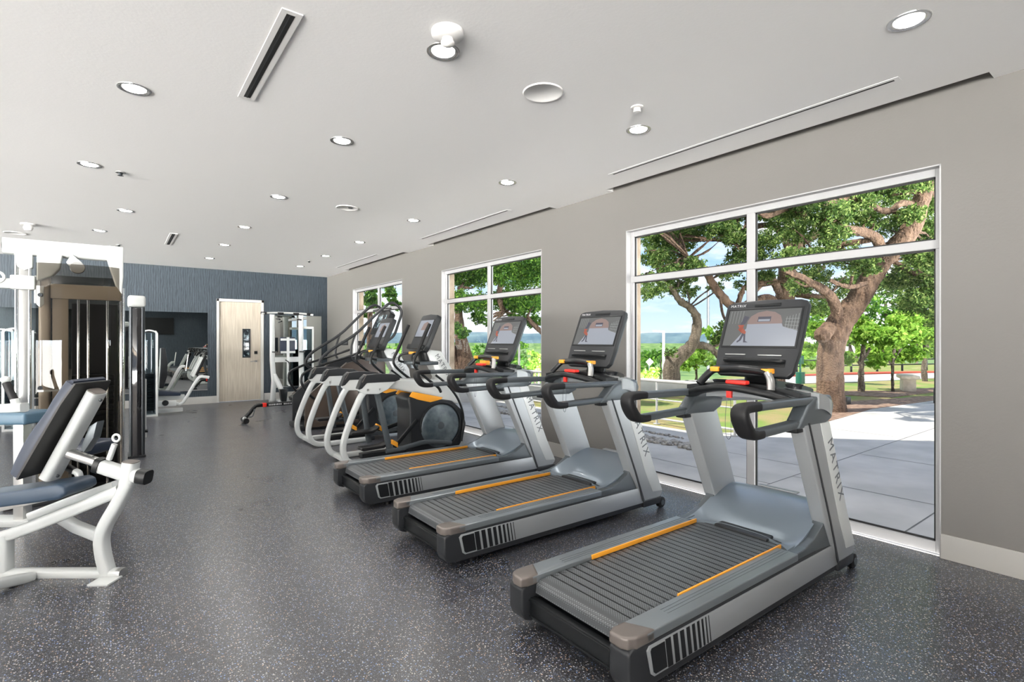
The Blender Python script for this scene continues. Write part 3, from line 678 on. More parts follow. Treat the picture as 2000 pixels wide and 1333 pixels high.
# ------------------------------------------------------------------ elliptical trainer
def make_elliptical(label):
    r = empty('elliptical_trainer', (2.0, 6.02, 0), label, 'elliptical trainer', 'elliptical trainers by the windows')
    for s in (-1, 1):
        y = s * .275
        p = [(.30, .87), (.22, .82), (.145, .68), (.07, .50), (.01, .32), (.0, .20), (.035, .10), (.12, .045), (.24, .034), (.45, .034), (.80, .034)]
        MB().tube([(a, y, b) for a, b in p], 1, 14, 5, sec=(.030, .034)).build('loop_leg', M['white'], r, 60)
        MB().prism([(.17, .86), (.22, .82), (.40, .81), (.52, .86), (.62, .955), (.22, .96)], y - .032, y + .032, 'y', .008, 3).build('leg_gusset', M['white'], r)
        q = MB().prism([(.155, .885), (.165, .875), (.20, .885), (.255, .945), (.60, .945), (.66, .965), (.655, 1.0), (.60, 1.03), (.38, 1.045), (.24, 1.035), (.20, 1.0)], y - .045, y + .045, 'y', .014, 3)
        q.build('arch_cover', M['darkgrey'], r)
        MB().prism([(.245, 1.038), (.255, 1.042), (.205, .955), (.195, .955)], y - .0475, y + .0475, 'y').build('arch_trim', M['bronze'], r, 0)
        for bx in (.27, .42): MB().cyl((bx, y - s * -.032, .865), (bx, y + s * .045, .865), .013, 12).build('bolt', M['alum'], r)
        # swing link and pedal
        lo = .06 if s < 0 else .0
        MB().tube([(.40, s * .235, .86), (.50 + lo, s * .235, .16)], 1, 12, 0, sec=(.022, .034)).build('swing_link', M['gunmetal'], r, 40)
        z0 = .13 if s < 0 else .26
        q = MB().tube([(.46 + lo, s * .235, z0), (.75, s * .235, z0 + .01), (1.05, s * .235, z0 + .045), (1.40, s * .235, z0 - .01 + (.05 if s > 0 else 0))], 1, 12, 4, sec=(.022, .028))
        q.build('pedal_arm', M['gunmetal'], r, 50)
        zp = z0 + .055
        q = MB().prism([(.22, zp - .01), (.25, zp - .03), (.50, zp - .02), (.58, zp + .03), (.575, zp + .06), (.54, zp + .03), (.48, zp + .012), (.24, zp + .012)], s * .16 - .075, s * .16 + .075, 'y', .008)
        q.build('foot_pedal', M['rubber'], r)
        MB().prism([(.57, zp + .03), (.66, zp - .03), (.66, zp + .03), (.60, zp + .07)], s * .235 - .03, s * .235 + .03, 'y', .006).build('amber_bracket', M['orange'], r)
        MB().tube([(.62, s * .24, z0 + .03), (.92, s * .24, z0 + .33 if s < 0 else z0 + .10)], 1, 10, 0, sec=(.016, .024)).build('crank_link', M['black'], r, 40)
    MB().box(.06, .12, -.27, .27, .03, .075, .012).build('rear_cross_tube', M['white'], r)
    MB().box(.30, 1.50, -.06, .06, .03, .09, .012).box(.85, .93, -.24, .24, .0, .06, .01).box(1.50, 1.58, -.24, .24, .0, .06, .01).build('base_rail', M['darkgrey'], r)
    # white spine sweeping over the drive housing and up into the mast
    q = MB().prism([(.52, .86), (.62, .955), (.80, .95), (1.02, .945), (1.22, .93), (1.42, .86), (1.57, .74), (1.62, .60),
                    (1.52, .60), (1.34, .66), (1.12, .72), (.90, .785), (.72, .83)], -.15, .15, 'y', .025, 3)
    q.build('spine_shell', M['white'], r)
    q = MB().prism([(1.20, .80), (1.30, .95), (1.13, 1.27), (1.18, 1.31), (1.34, 1.29), (1.545, .99), (1.58, .78)], -.085, .085, 'y', .012, 3)
    q.build('mast', M['white'], r)
    dn = Vector((.30, 0, -.46)).normalized()
    text('MATRIX', .085, 'lettering', M['letter'], r, frame4((1.365, -.0865, 1.10), dn, Vector((-dn.z, 0, dn.x))), .0008, 1.2)
    # drive housing, disc and amber flash
    q = MB().prism([(.85, .06), (.85, .60), (.82, .72), (.90, .77), (1.20, .69), (1.45, .65), (1.60, .52), (1.66, .34), (1.62, .16), (1.56, .06)], -.19, .19, 'y', .03, 3)
    q.build('drive_housing', M['darkgrey'], r)
    for s in (-1, 1):
        q = MB().prism([(.84, .745), (.88, .80), (1.30, .705), (1.27, .68), (1.12, .655), (.95, .70)], s * .195 - .012, s * .195 + .012, 'y', .005)
        q.build('amber_flash', M['orange'], r)
        q = MB().lathe([(.0001, s * .21), (.235, s * .21), (.255, s * .206), (.275, s * .19)], c=(1.27, 0, .35), axis='y', seg=48)
        dsc = q.build('crank_disc', DISC, r, 50)
        MB().lathe([(.0001, s * .216), (.045, s * .214), (.05, s * .206)], c=(1.27, 0, .35), axis='y', seg=24).build('disc_hub', M['gunmetal'], dsc)
        MB().tube([(1.27 + .285 * math.cos(a), s * .20, .35 + .285 * math.sin(a)) for a in [math.radians(d_) for d_ in range(-60, 200, 12)]], .013, 8).build('disc_rim', M['black'], r)
    MB().tube([(1.20, -.20, .99), (1.36, -.215, .86), (1.52, -.215, .66), (1.60, -.21, .42), (1.57, -.21, .12)], .015, 10, 5).build('rear_cable_guard', M['black'], r, 60)
    # moving arms
    for s in (-1, 1):
        y = s * .29
        MB().tube([(1.06, y, 1.62), (1.0, y, 1.50), (.91, y, 1.30), (.855, y, 1.19), (.86, y, 1.12), (.93, y, 1.04), (1.07, y * .97, .93), (1.20, y * .9, .84), (1.26, y * .75, .78)], [.020, .021, .019, .017, .016, .016, .017, .018, .018], 12, 5).build('moving_handlebar', M['black'], r, 60)
        MB().tube([(1.065, y, 1.63), (1.0, y, 1.50), (.92, y, 1.32)], [.022, .023, .021], 12, 3).build('handlebar_grip', M['rubber'], r, 60)
    MB().tube([(1.16, -.20, 1.155), (.96, -.22, 1.15), (.885, -.20, 1.18), (.90, -.15, 1.25), (1.02, -.09, 1.27)], .015, 10, 5).tube([(1.16, .20, 1.155), (.96, .22, 1.15), (.885, .20, 1.18), (.90, .15, 1.25), (1.02, .09, 1.27)], .015, 10, 5).build('fixed_handlebar', M['black'], r, 60)
    MB().box(.96, 1.22, -.24, .24, 1.12, 1.165, .015).cyl((1.0, 0, 1.12), (1.0, 0, 1.08), .05, 16).build('accessory_shelf', M['gunmetal'], r)
    MB().box(.955, 1.0, -.07, .07, 1.255, 1.285, .006).build('pulse_sensor', M['orange'], r)
    cm = Matrix.Translation((1.14, 0, 1.535)) @ Matrix.Rotation(math.radians(24), 4, 'Y')
    def cp(mb, name, m_, sm=35): mb.bm.transform(cm); return mb.build(name, m_, r, sm)
    w = .215
    outl = [(-w + .02, -.26), (w - .02, -.26), (w, -.20), (w, .20), (w - .02, .235), (0, .25), (-w + .02, .235), (-w, .20), (-w, -.20)]
    cp(MB().prism(outl, -.012, .06, 'x', .012, 3), 'console', M['darkgrey'])
    cp(MB().box(-.015, -.011, -w + .03, w - .03, -.08, .17, .002), 'screen_bezel', M['black'], 0)
    pic = MB()
    pic.poly([(-.0158, w - .04, -.07), (-.0158, -w + .04, -.07), (-.0158, -w + .04, .16), (-.0158, w - .04, .16)], 0)
    pic.poly([(-.0160, .08, .02), (-.0160, -.10, .02), (-.0160, -.10, .10), (-.0160, -.02, .14), (-.0160, .06, .11)], 2)
    cp(pic, 'screen_picture', SCR, 0)
    cp(MB().box(-.06, -.01, -.20, .20, -.255, -.19, .012), 'bottle_ledge', M['black'])
    MB().tube([(1.14, 0, 1.16), (1.10, 0, 1.30)], 1, 12, 0, sec=(.09, .04)).build('console_neck', M['black'], r)
    return r
DISC = vary(mat('scuffed_disc', (.08, .10, .12), .30, .2), (.055, .075, .090), (.15, .18, .195), 7, 5)
E1 = make_elliptical('white and black elliptical trainer next to the farthest treadmill')
E2 = copy_tree(E1); E2.location = (2.02, 7.40, 0); E2['label'] = 'white and black elliptical trainer between the other elliptical and the stair climber'

# ------------------------------------------------------------------ stair climber
CLB = mat('bronze_step_cover', (.11, .085, .07), .25, .4)
r = empty('stair_climber', (2.3, 8.9, 0), 'black stair climbing machine with long curved handrails, by the farthest window', 'stair climber')
for s in (-1, 1):
    y = s * .38
    p = [(.38, .95), (.30, 1.0), (.285, 1.08), (.42, 1.24), (.88, 1.54), (1.22, 1.86), (1.48, 2.07), (1.62, 2.04), (1.70, 1.92), (1.64, 1.72), (1.56, 1.52), (1.44, 1.42)]
    MB().tube([(a, y, b) for a, b in p], .024, 10, 5).build('handrail', M['darkgrey'], r, 60)
    p = [(.62, 1.52 - .28), (.60, 1.0), (.66, .92), (.90, .86)]
    MB().tube([(.88, y, 1.56), (.80, y, 1.30), (.82, y, 1.12), (.98, y, 1.0)], .018, 10, 5).build('handrail_strut', M['darkgrey'], r, 60)
    p = [(-.07, .93), (.02, .88), (.02, .74), (.14, .56), (.30, .45)]
    MB().tube([(1.05, y, 1.26), (.75, y, 1.16), (.38, y, 1.05), (.12, y, .95), (.02, y, .88), (.01, y, .76), (.10, y, .60), (.20, y, .50)], .020, 10, 5).build('lower_rail', M['black'], r, 60)
    MB().prism([(.06, .04), (.06, .50), (.24, .66), (.72, 1.05), (1.20, 1.16), (1.40, 1.10), (1.44, .06)], s * .36 - .02, s * .36 + .02, 'y', .012).build('side_cover', CLB if s < 0 else M['darkgrey'], r)
    MB().tube([(.06, s * .385, .52), (.24, s * .385, .67), (.72, s * .385, 1.06)], .010, 8).build('side_trim', M['bronze'], r)
    MB().box(.90, 1.02, s * .40 - .03, s * .40 + .03, 1.34, 1.42, .01).build('handrail_pad', M['black'], r)
q = MB()
for k in range(5): q.box(.10 + k * .20, .34 + k * .20, -.33, .33, .20 + k * .19, .235 + k * .19, .006).box(.32 + k * .20, .34 + k * .20, -.33, .33, .05, .20 + k * .19)
q.build('stair_steps', M['rubber'], r)
MB().box(.0, 1.6, -.34, .34, .0, .08, .02).build('base', M['darkgrey'], r)
MB().prism([(1.18, 1.1), (1.46, 1.1), (1.62, 1.62), (1.46, 1.70)], -.14, .14, 'y', .02).build('mast', M['black'], r)
cm = Matrix.Translation((1.50, 0, 1.72)) @ Matrix.Rotation(math.radians(25), 4, 'Y')
q = MB().prism([(-.24, -.22), (.24, -.22), (.28, -.05), (.26, .20), (.12, .27), (-.12, .27), (-.26, .20), (-.28, -.05)], -.04, .07, 'x', .02, 3); q.bm.transform(cm)
q.build('console', M['black'], r)
q = MB().box(-.046, -.039, -.17, .17, -.10, .16, .002); q.bm.transform(cm); q.build('console_screen', M['darkglass'], r)
MB().tube([(1.50, -.38, 1.98), (1.56, 0, 2.0), (1.50, .38, 1.98)], .016, 10, 4).build('top_cross_bar', M['black'], r)

# ------------------------------------------------------------------ rowing machine behind the climber
r = empty('rowing_machine', (1.9, 9.95, 0), 'black rowing machine with a long low rail, on the floor before the wood door', 'rowing machine')
MB().box(.04, 1.45, -.035, .035, .262, .325, .012).build('seat_rail', M['black'], r)
MB().box(.135, .20, -.037, .037, .258, .329, .006).build('red_collar', M['red'], r)
q = MB()
xx = .235
for w_ in (.018, .024, .02, .024, .02, .026, .02, .018, .0, .02, .022, .014, .02, .014, .02):
    if w_: q.box(xx, xx + w_ * .8, -.0362, -.0352, .280, .308)
    xx += w_ + .006 if w_ else .03
q.build('rail_lettering', M['letterw'], r, 0)
MB().tube([(.10, 0, .30), (.02, 0, .28), (-.07, 0, .17), (-.13, 0, .10)], 1, 10, 3, sec=(.045, .03)).build('rear_leg', M['black'], r, 50)
MB().tube([(.0, -.05, .24), (-.03, -.06, .12), (-.10, -.05, .11)], .010, 8, 4).build('leg_brace', M['gunmetal'], r, 60)
MB().cyl((-.14, -.14, .052), (-.14, .14, .052), .045, 16).build('rear_roller', M['rubber'], r)
MB().lathe([(.0001, -.03), (.03, -.03), (.034, 0), (.03, .03), (.0001, .03)], c=(-.155, -.06, .085), axis='y', seg=16).build('white_end_cap', M['white'], r)
MB().prism([(.62, .33), (.60, .40), (.66, .43), (.92, .42), (.96, .33), (.90, .20), (.84, .20), (.80, .30)], -.14, .14, 'y', .015).build('sliding_seat', M['rubber'], r)
MB().box(1.42, 1.86, -.20, .20, .06, .62, .05).build('flywheel_housing', M['darkgrey'], r)
MB().box(1.44, 1.60, -.26, .26, .0, .06, .02).build('front_foot', M['black'], r)

# ------------------------------------------------------------------ white cable rack by the right mirror
r = empty('assisted_chin_dip_machine', (3.15, 12.9, 0), 'white assisted chin up and dip rack with navy pad, before the right mirror', 'weight machine')
for x in (-.30, .33):
    MB().tube([(x, 0, 2.02), (x, 0, .95), (x + (.0 if x > 0 else .02), -.06, .5), (x, -.02, .04)], 1, 12, 0, sec=(.045, .055)).build('upright_post', M['white'], r, 40)
MB().tube([(-.55, -.12, 2.03), (-.30, -.05, 2.06), (.33, -.05, 2.06), (.58, -.12, 2.03)], .022, 10, 3).build('chin_up_bar', M['white'], r, 60)
for x in (-.50, -.14, .20, .50): MB().cyl((x - .06, -.09, 2.045), (x + .06, -.09, 2.045), .029, 12).build('foam_grip', M['rubber'], r)
for x in (-.22, .24): MB().cyl((x, -.05, 1.92), (x, -.35, 1.90), .018, 10).build('side_grip', M['rubber'], r)
MB().box(-.30, .33, -.03, .03, .92, 1.04, .01).build('cross_member', M['white'], r)
MB().box(-.17, .17, -.16, -.10, 1.12, 1.50, .02).build('knee_pad_board', M['navy'], r)
q = MB().box(-.03, .03, -.19, -.16, .40, 1.50, .006).box(-.16, .16, -.185, -.165, 1.42, 1.47, .004).box(-.16, .16, -.185, -.165, 1.13, 1.18, .004); q.build('pad_bracket', M['white'], r)
for s in (-1, 1): MB().tube([(s * .30, -.02, 1.16), (s * .30, -.30, 1.16), (s * .30, -.48, 1.18)], .017, 10).build('dip_handle', M['black'], r, 60)
MB().tube([(-.06, -.17, .98), (.02, -.2, .9), (.02, -.2, .72)], .012, 8, 4).build('pull_lever', M['black'], r)
MB().tube([(-.28, -.02, .66), (-.18, -.26, .34), (-.16, -.32, .12)], 1, 12, 3, sec=(.045, .05)).build('step_arm', M['white'], r, 50)
MB().prism([(-.20, .05), (-.10, .05), (-.07, .33), (-.24, .33)], -.46, -.30, 'y', .01).build('step_box', M['black'], r)
MB().box(-.24, .50, -.36, -.06, .03, .08, .01).box(-.36, .40, .03, .10, .0, .07, .01).build('base_frame', M['white'], r)
q = MB().box(.42, .62, .05, .30, .08, 1.72, .01); q.build('weight_stack_tower', M['smokeblue'], r)
MB().box(.44, .60, .08, .27, .08, 1.2, .004).build('weight_stack', M['black'], r)
MB().box(.40, .64, .03, .32, 1.70, 1.76, .015).box(.60, .64, .03, .07, .05, 1.72, .006).build('tower_frame', M['white'], r)

# ------------------------------------------------------------------ seated leg machine by the left mirror
def stack_tower(name_root, w, d_, h, letters=False):
    """smoked shroud in a white frame with weights inside; local origin at its base centre"""
    root = name_root
    q = MB()
    for s in (-1, 1):
        q.tube([(s * w / 2, -d_ / 2, .0), (s * w / 2, -d_ / 2, h - .04), (s * (w / 2 - .03), -d_ / 2, h)], 1, 10, 0, sec=(.014, .02))
    q.tube([(-w / 2, -d_ / 2, h - .02), (0, -d_ / 2, h + .015), (w / 2, -d_ / 2, h - .02)], 1, 10, 4, sec=(.02, .014)).box(-w / 2 - .01, w / 2 + .01, -d_ / 2 - .015, d_ / 2, .0, .04, .008)
    q.box(-w / 2 - .012, -w / 2 + .012, d_ / 2 - .02, d_ / 2, 0, h - .01).box(w / 2 - .012, w / 2 + .012, d_ / 2 - .02, d_ / 2, 0, h - .01)
    q.build('tower_frame', M['white'], root)
    n = 10
    q = MB().grid([-w / 2 + w * i / n for i in range(n + 1)], [.045, h - .03], lambda x, z: (x, -d_ / 2 - .035 * math.cos(x / w * PI), z))
    q.build('shroud_panel', M['smokeblue'], root, 60)
    MB().poly([(-w / 2, d_ / 2 - .005, .04), (w / 2, d_ / 2 - .005, .04), (w / 2, d_ / 2 - .005, h - .02), (-w / 2, d_ / 2 - .005, h - .02)]).build('back_panel', M['gunmetal'], root, 0)
    q = MB()
    for k in range(14): q.box(-w * .33, w * .33, -d_ * .25, d_ * .25, .10 + k * .05, .145 + k * .05, .004)
    q.build('weight_stack', M['black'], root)
    q = MB()
    for s in (-1, 1): q.cyl((s * w * .2, 0, .05), (s * w * .2, 0, h - .04), .011, 10)
    q.build('guide_rods', M['chrome'], root)
    if letters:
        text('MATRIX', .10, 'lettering', M['letter'], root, frame4((w / 2 + .001, -d_ / 2 - .024, h * .72), (0, 0, -1), (1, 0, 0)), .001, 1.1)
r = empty('seated_leg_machine', (.48, 12.0, 0), 'white seated leg machine with blue grey weight shroud, before the left mirror', 'weight machine')
stack_tower(r, .24, .30, 1.60)
MB().prism([(.17, .50), (.24, .50), (.30, .72), (.31, 1.0), (.27, 1.28), (.20, 1.28)], .12, .42, 'y', .015).build('back_pad', M['darkgrey'], r)
MB().prism([(.16, .36), (.52, .34), (.53, .40), (.16, .46)], .10, .44, 'y', .015).build('seat_pad', M['navy'], r)
MB().box(.14, .60, .20, .34, .26, .35, .01).box(.14, .44, -.02, .08, .16, .26, .01).box(.1, .56, .1, .2, .03, .10, .01).build('seat_frame', M['white'], r)
MB().lathe([(.0001, -.03), (.05, -.03), (.055, 0), (.05, .03), (.0001, .03)], c=(.26, -.05, .23), axis='y', seg=20).build('cam_wheel', M['black'], r)
for yy, x0 in ((.05, .0), (.42, -.18)):
    MB().tube([(.30 + x0 + .1, yy, .38), (.50 + x0 + .02, yy, .46), (.70 + x0, yy, .86), (.80 + x0, yy, .90)] if yy > .3 else [(.44, yy, .20), (.56, yy, .22), (.80, yy, .66), (.90, yy, .70), (1.0, yy, .68)], 1, 10, 3, sec=(.026, .03)).build('swing_arm', M['white'], r, 60)
MB().prism([(.76, .74), (.80, .72), (.97, 1.10), (.93, 1.14)], .06, .42, 'y', .012).build('foot_plate', M['black'], r)
q = MB().prism([(.70, .72), (.74, .70), (.90, 1.08), (.87, 1.10)], .05, .15, 'y', .008).prism([(.70, .72), (.74, .70), (.90, 1.08), (.87, 1.10)], .33, .43, 'y', .008); q.build('foot_plate_frame', M['white'], r)
MB().cyl((.93, -.02, 1.16), (.93, .5, 1.16), .022, 12).build('shin_roller', M['rubber'], r)
MB().cyl((.66, .24, 1.14), (.62, .24, .82), .01, 8).build('adjuster_rod', M['alum'], r)

# dark glossy shroud tower with a white cap
r = empty('weight_stack_tower', (.195, 7.95, 0), 'tall glossy black weight tower with a white cap, right behind the multi gym', 'weight machine')
q = MB().tube([(-.055, -.12, .02), (-.055, -.12, 1.83)], .022, 12).tube([(.06, -.12, .02), (.06, -.12, 1.83)], .022, 12).build('corner_post', M['darkmetal'], r)
M['gblack'] = mat('gloss_black', (.012, .012, .014), .06, coat=.6)
MB().prism([(-.06, -.13), (.0, -.16), (.065, -.13), (.075, .15), (-.07, .15)], .02, 1.82, 'z', .008).build('shroud', M['gblack'], r)
MB().box(-.09, .09, -.15, .17, 1.835, 1.975, .04, seg=4).build('top_cap', M['white'], r)
MB().box(.075, .10, -.05, .02, .35, .95, .008).cyl((.09, -.015, .22), (.09, -.015, .36), .014, 10).build('lever_arm', M['white'], r)
MB().cyl((.07, -.02, .30), (.115, -.02, .30), .02, 10).build('lever_pin', M['black'], r)
MB().box(-.09, .09, -.15, .17, 0, .03, .006).build('foot_plate', M['darkgrey'], r)

# two lettered weight towers seen past the multi gym at the left edge
for k, (px, D, lab, lt) in enumerate(((8, 8.8, 'white framed weight tower with green grey shroud at the far left picture edge', False), (58, 8.4, 'white framed weight tower with vertical lettering behind the chrome post', True))):
    p = at(px, 700, D)
    r = empty('weight_stack_tower', (p.x - (.13 if lt else .0), p.y, 0), lab, 'weight machine', rz=-.25)
    stack_tower(r, .26 if lt else .34, .30, 1.60, lt)

# ------------------------------------------------------------------ multi gym tower
r = empty('cable_multi_gym', (-.30, 6.15, 0), 'large white framed cable multi gym with smoked shields at the left', 'weight machine')
MB().tube([(-.47, 0, 2.235), (.30, 0, 2.235)], 1, 20, 0, sec=(.062, .070)).build('top_beam', M['white'], r, 60)
MB().lathe([(.0001, 0), (.048, 0), (.052, .004)], c=(-.475, 0, 2.235), axis='x', seg=20).lathe([(.0001, -.004), (.025, -.004), (.03, .002)], c=(-.475, 0, 2.235), axis='x', seg=16).build('beam_end_cap', M['darkgrey'], r)
MB().prism([(.20, 2.30), (.35, 2.30), (.35, 2.02), (.34, 1.86), (.29, 1.94), (.24, 2.12)], -.06, .06, 'y', .012, 3).build('corner_bracket', M['white'], r)
MB().prism([(-.25, 2.18), (-.08, 2.18), (-.10, 2.06), (-.15, 1.99), (-.25, 1.94)], -.10, .02, 'y', .015, 3).prism([(-.02, 2.20), (.06, 2.12), (.02, 2.04), (-.06, 2.12)], -.08, .02, 'y', .012).build('pulley_cover', M['white'], r)
MB().lathe([(.0001, -.02), (.05, -.02), (.055, 0), (.05, .02), (.0001, .02)], c=(.02, -.07, 2.08), axis='y', seg=24).build('pulley_wheel', M['alum'], r)
MB().cyl((.34, 0, .04), (.34, 0, 1.92), .022, 16).build('right_post', M['chrome'], r)
MB().box(-.385, -.30, -.03, .03, .04, 2.16, .004).build('left_post', M['alum'], r)
MB().cyl((-.385, -.035, .04), (-.385, -.035, 2.16), .012, 12).build('guide_tube', M['chrome'], r)
MB().cyl((-.30, -.035, .04), (-.30, -.035, 2.16), .012, 12).build('guide_tube', M['chrome'], r)
MB().box(-.42, -.26, -.09, .06, 1.865, 1.985, .015, seg=3).box(-.27, -.23, -.06, .0, 1.75, 1.99, .008).build('carriage_block', M['white'], r)
MB().box(-.80, -.41, -.06, .04, 1.87, 1.955, .012).build('swivel_arm', M['white'], r)
MB().prism([(-.40, 2.18), (-.28, 2.18), (-.28, 2.06), (-.33, 2.03), (-.38, 2.06)], -.05, .05, 'y', .012).build('post_clamp', M['white'], r)
q = MB()
for z in (1.82, 1.02, .80): q.lathe([(.0001, -.012), (.016, -.012), (.018, 0)], c=(-.225, -.12, z), axis='y', seg=14)
q.build('shield_bolt', M['darkmetal'], r)
MB().prism([(-.25, 1.90), (-.20, 1.90), (-.20, 1.74), (-.225, 1.71), (-.25, 1.74)], -.118, -.108, 'y', .004).build('shield_tab', M['white'], r)
# shields: bowed clear sheet front and a flat side sheet, with beige inner post
sh = MB().grid([-.255 + .60 * i / 24 for i in range(25)], [.10, .9, 1.5, 2.10], lambda x, z: (x, -.105 - .05 * math.sin((x + .255) / .60 * PI) ** .7 + (.09 * max(0, (x - .22) / .125) ** 2), z))
sh.build('front_shield', M['smoke'], r, 60)
MB().grid([-.255 + .60 * i / 24 for i in range(25)], [.10, 2.05], lambda x, z: (x, .42 + .05 * math.sin((x + .255) / .60 * PI), z)).build('rear_shield', M['smoke'], r, 60)
M['taupe'] = mat('taupe_enamel', (.36, .31, .255), .35)
MB().box(-.245, -.165, -.04, .06, .04, 2.0, .02, seg=3).build('inner_post', M['taupe'], r)
MB().box(-.155, -.045, -.02, .0, .06, 1.80, .004).build('inner_panel', M['taupe'], r)
MB().box(-.245, .33, -.03, .03, 1.80, 1.93, .006).build('upper_cross_plate', M['taupe'], r)
MB().box(-.245, -.045, -.125, -.118, .985, 1.002).build('shield_band', M['white'], r)
q = MB()
for k in range(18): q.box(-.03, .28, .08, .30, .12 + k * .055, .17 + k * .055, .005)
q.build('weight_stack', M['black'], r)
for x in (.02, .09, .23): MB().cyl((x, .05, .06), (x, .05, 1.84), .010, 12).build('guide_rod', M['chrome'], r)
MB().box(-.04, .31, .31, .36, .05, 1.78, .004).build('inner_back_plate', M['darkgrey'], r)
q = MB().box(-.46, .36, -.12, .40, .0, .045, .012).build('base_plate', M['darkgrey'], r)
MB().tube([(-.50, -.05, 2.18), (-.50, -.05, 1.98)], .006, 8).lathe([(.035, -.012), (.05, -.014), (.055, 0), (.05, .014), (.035, .012)], c=(-.50, -.06, 1.96), axis='y', seg=24).build('cable_pulley', M['alum'], r)

# ------------------------------------------------------------------ adjustable bench, nearest at the left
D0 = 3.05
r = empty('weight_bench', (0, 0, 0), 'white framed adjustable bench with navy back pad, nearest machine on the left', 'exercise bench', rz=-YAW)
bc = at(150, 1143, D0); r.location = (bc.x, bc.y, 0)
ux = (150 - 1000) / FPX * D0
def b3(px, py, w=0.0):
    """bench-plane point: pixel on the bench's own mid plane, w metres further back"""
    D = D0 + w
    return Vector(((px - 1000) / FPX * D - ux, w, max(.0, CAMH - (py - 665) / FPX * D)))
def b2(px, py): q_ = b3(px, py); return (q_.x, q_.z)
pad = [b2(14, 944), b2(30, 930), b2(136, 757), b2(203, 747), b2(196, 775), b2(110, 925), b2(70, 947), b2(30, 948)]
# back pad: a thick slab leaning back, 0.28 wide
n_ = Vector((.86, 0, -.50))
def slab(cx, cz, ang, L, T, w0, w1, taper=0):
    q = MB().prism([(-L / 2, -T / 2), (L / 2, -T / 2), (L / 2, T / 2), (-L / 2, T / 2)], w0, w1, 'y', .02, 3)
    q.bm.transform(Matrix.Translation((cx, 0, cz)) @ Matrix.Rotation(-ang, 4, 'Y')); return q
a0 = b3(44, 936); a1 = b3(152, 750); mid = (a0 + a1) / 2; L_ = (a1 - a0).length; ang = math.atan2(a1.z - a0.z, a1.x - a0.x)
q = MB(); nrm = Vector((-math.sin(ang), 0, math.cos(ang)))
def padpt(u, v, k):   # u along 0..1, v across depth, k thickness 0 back 1 front
    c_ = a0.lerp(a1, u); w_ = .155 - .02 * (u > .8) * (u - .8) * 5
    th = .062 + .018 * math.sin(min(1, u * 1.6) * PI)
    return c_ + nrm * (k * th) + Vector((0, .12 + v * w_, 0))
for k0, k1, nm, mm_ in ((.0, .18, 'pad_back', M['blackvinyl']), (.18, 1.0, 'back_pad', M['navy'])):
    g = MB(); us = [i / 14 for i in range(15)]
    prof = [(-1, k0), (-1, k1 * .8 if k1 > .5 else k1), (-.93, k1), (.93, k1), (1, k1 * .8 if k1 > .5 else k1), (1, k0)]
    v_ = [padpt(-.0 if False else u, a_, b_) for u in us for a_, b_ in prof]; n6 = len(prof)
    f_ = [(i * n6 + j, (i + 1) * n6 + j, (i + 1) * n6 + (j + 1) % n6, i * n6 + (j + 1) % n6) for i in range(14) for j in range(n6)] + [tuple(range(n6)), tuple(14 * n6 + j for j in range(n6 - 1, -1, -1))]
    vs_, fs_ = g._add(v_, f_); bmesh.ops.recalc_face_normals(g.bm, faces=fs_)
    ends = [e for f__ in fs_[-2:] for e in f__.edges]; bmesh.ops.bevel(g.bm, geom=ends, offset=.014 if k1 > .5 else .003, segments=3, affect='EDGES', clamp_overlap=True)
    g.build(nm, mm_, r, 45)
q = MB().tube([b3(92, 930, .12) - nrm * .02, b3(184, 762, .12) - nrm * .02], 1, 18, 0, sec=(.058, .034)); q.build('back_tube', M['white'], r, 50)
q = MB().tube([b3(184.2, 761.5, .12) - nrm * .02, b3(184.8, 760.5, .12) - nrm * .02], 1, 18, 0, sec=(.052, .030)); q.build('tube_end_cap', M['bronze'], r, 50)
for p_ in ((188, 777), (104, 925)): MB().ball(b3(*p_, .06) - nrm * .03, .010, 2).build('bolt', M['darkmetal'], r)
MB().prism([b2(132, 880), b2(150, 838), b2(166, 828), b2(158, 862), b2(138, 892)], .09, .15, 'y', .006).build('hinge_plate', M['gunmetal'], r)
def tb(name, pts, m_, sec=(.034, .034), sm=0, w=.12): MB().tube([b3(p[0], p[1], p[2] if len(p) > 2 else w) for p in pts], 1, 16, sm, sec=sec).build(name, m_, r, 50)
tb('adjusting_bar', [(126, 883), (200, 907)], M['alum'], (.030, .026))
q = MB()
for k in range(5): c_ = b3(150 + k * 11, 883 + k * 4.2, .12); q.lathe([(.0001, .001), (.008, .001), (.008, 0)], c=(c_.x, c_.y - .0, c_.z + .012), seg=10)
q.build('adjusting_holes', M['black'], r)
tb('receiver_tube', [(197, 911), (240, 925), (276, 931)], M['white'], (.038, .040))
tb('receiver_collar', [(190, 908), (200, 911)], M['black'], (.044, .046))
tb('tube_end_plug', [(272, 930), (290, 933)], M['black'], (.044, .042))
tb('head_stub', [(256, 903), (249, 950)], M['white'], (.042, .040))
tb('head_stub_cap', [(256.2, 901.5), (256, 903)], M['bronze'], (.040, .038))
tb('pull_pin_stem', [(213, 898), (224, 868)], M['white'], (.014, .014))
c_ = b3(227, 856, .12); MB().tube([c_ + Vector((.021 * math.cos(a), 0, .021 * math.sin(a))) for a in [2 * PI * k / 16 for k in range(16)]], .007, 8, closed=True).build('pull_pin_ring', M['white'], r)
tb('rear_leg', [(256, 935), (230, 985), (207, 1025), (199, 1052), (202, 1085), (212, 1122)], M['white'], (.038, .036), 4)
tb('main_spar', [(-40, 1062), (12, 1047), (60, 1030), (150, 994), (236, 958)], M['white'], (.030, .036), 3)
tb('far_spar', [(60, 1010, .4), (150, 975, .35), (228, 948, .2)], M['white'], (.026, .030), 3)
tb('cross_brace', [(112, 1008, .55), (150, 1030, .3), (196, 1048, .13)], M['white'], (.032, .034))
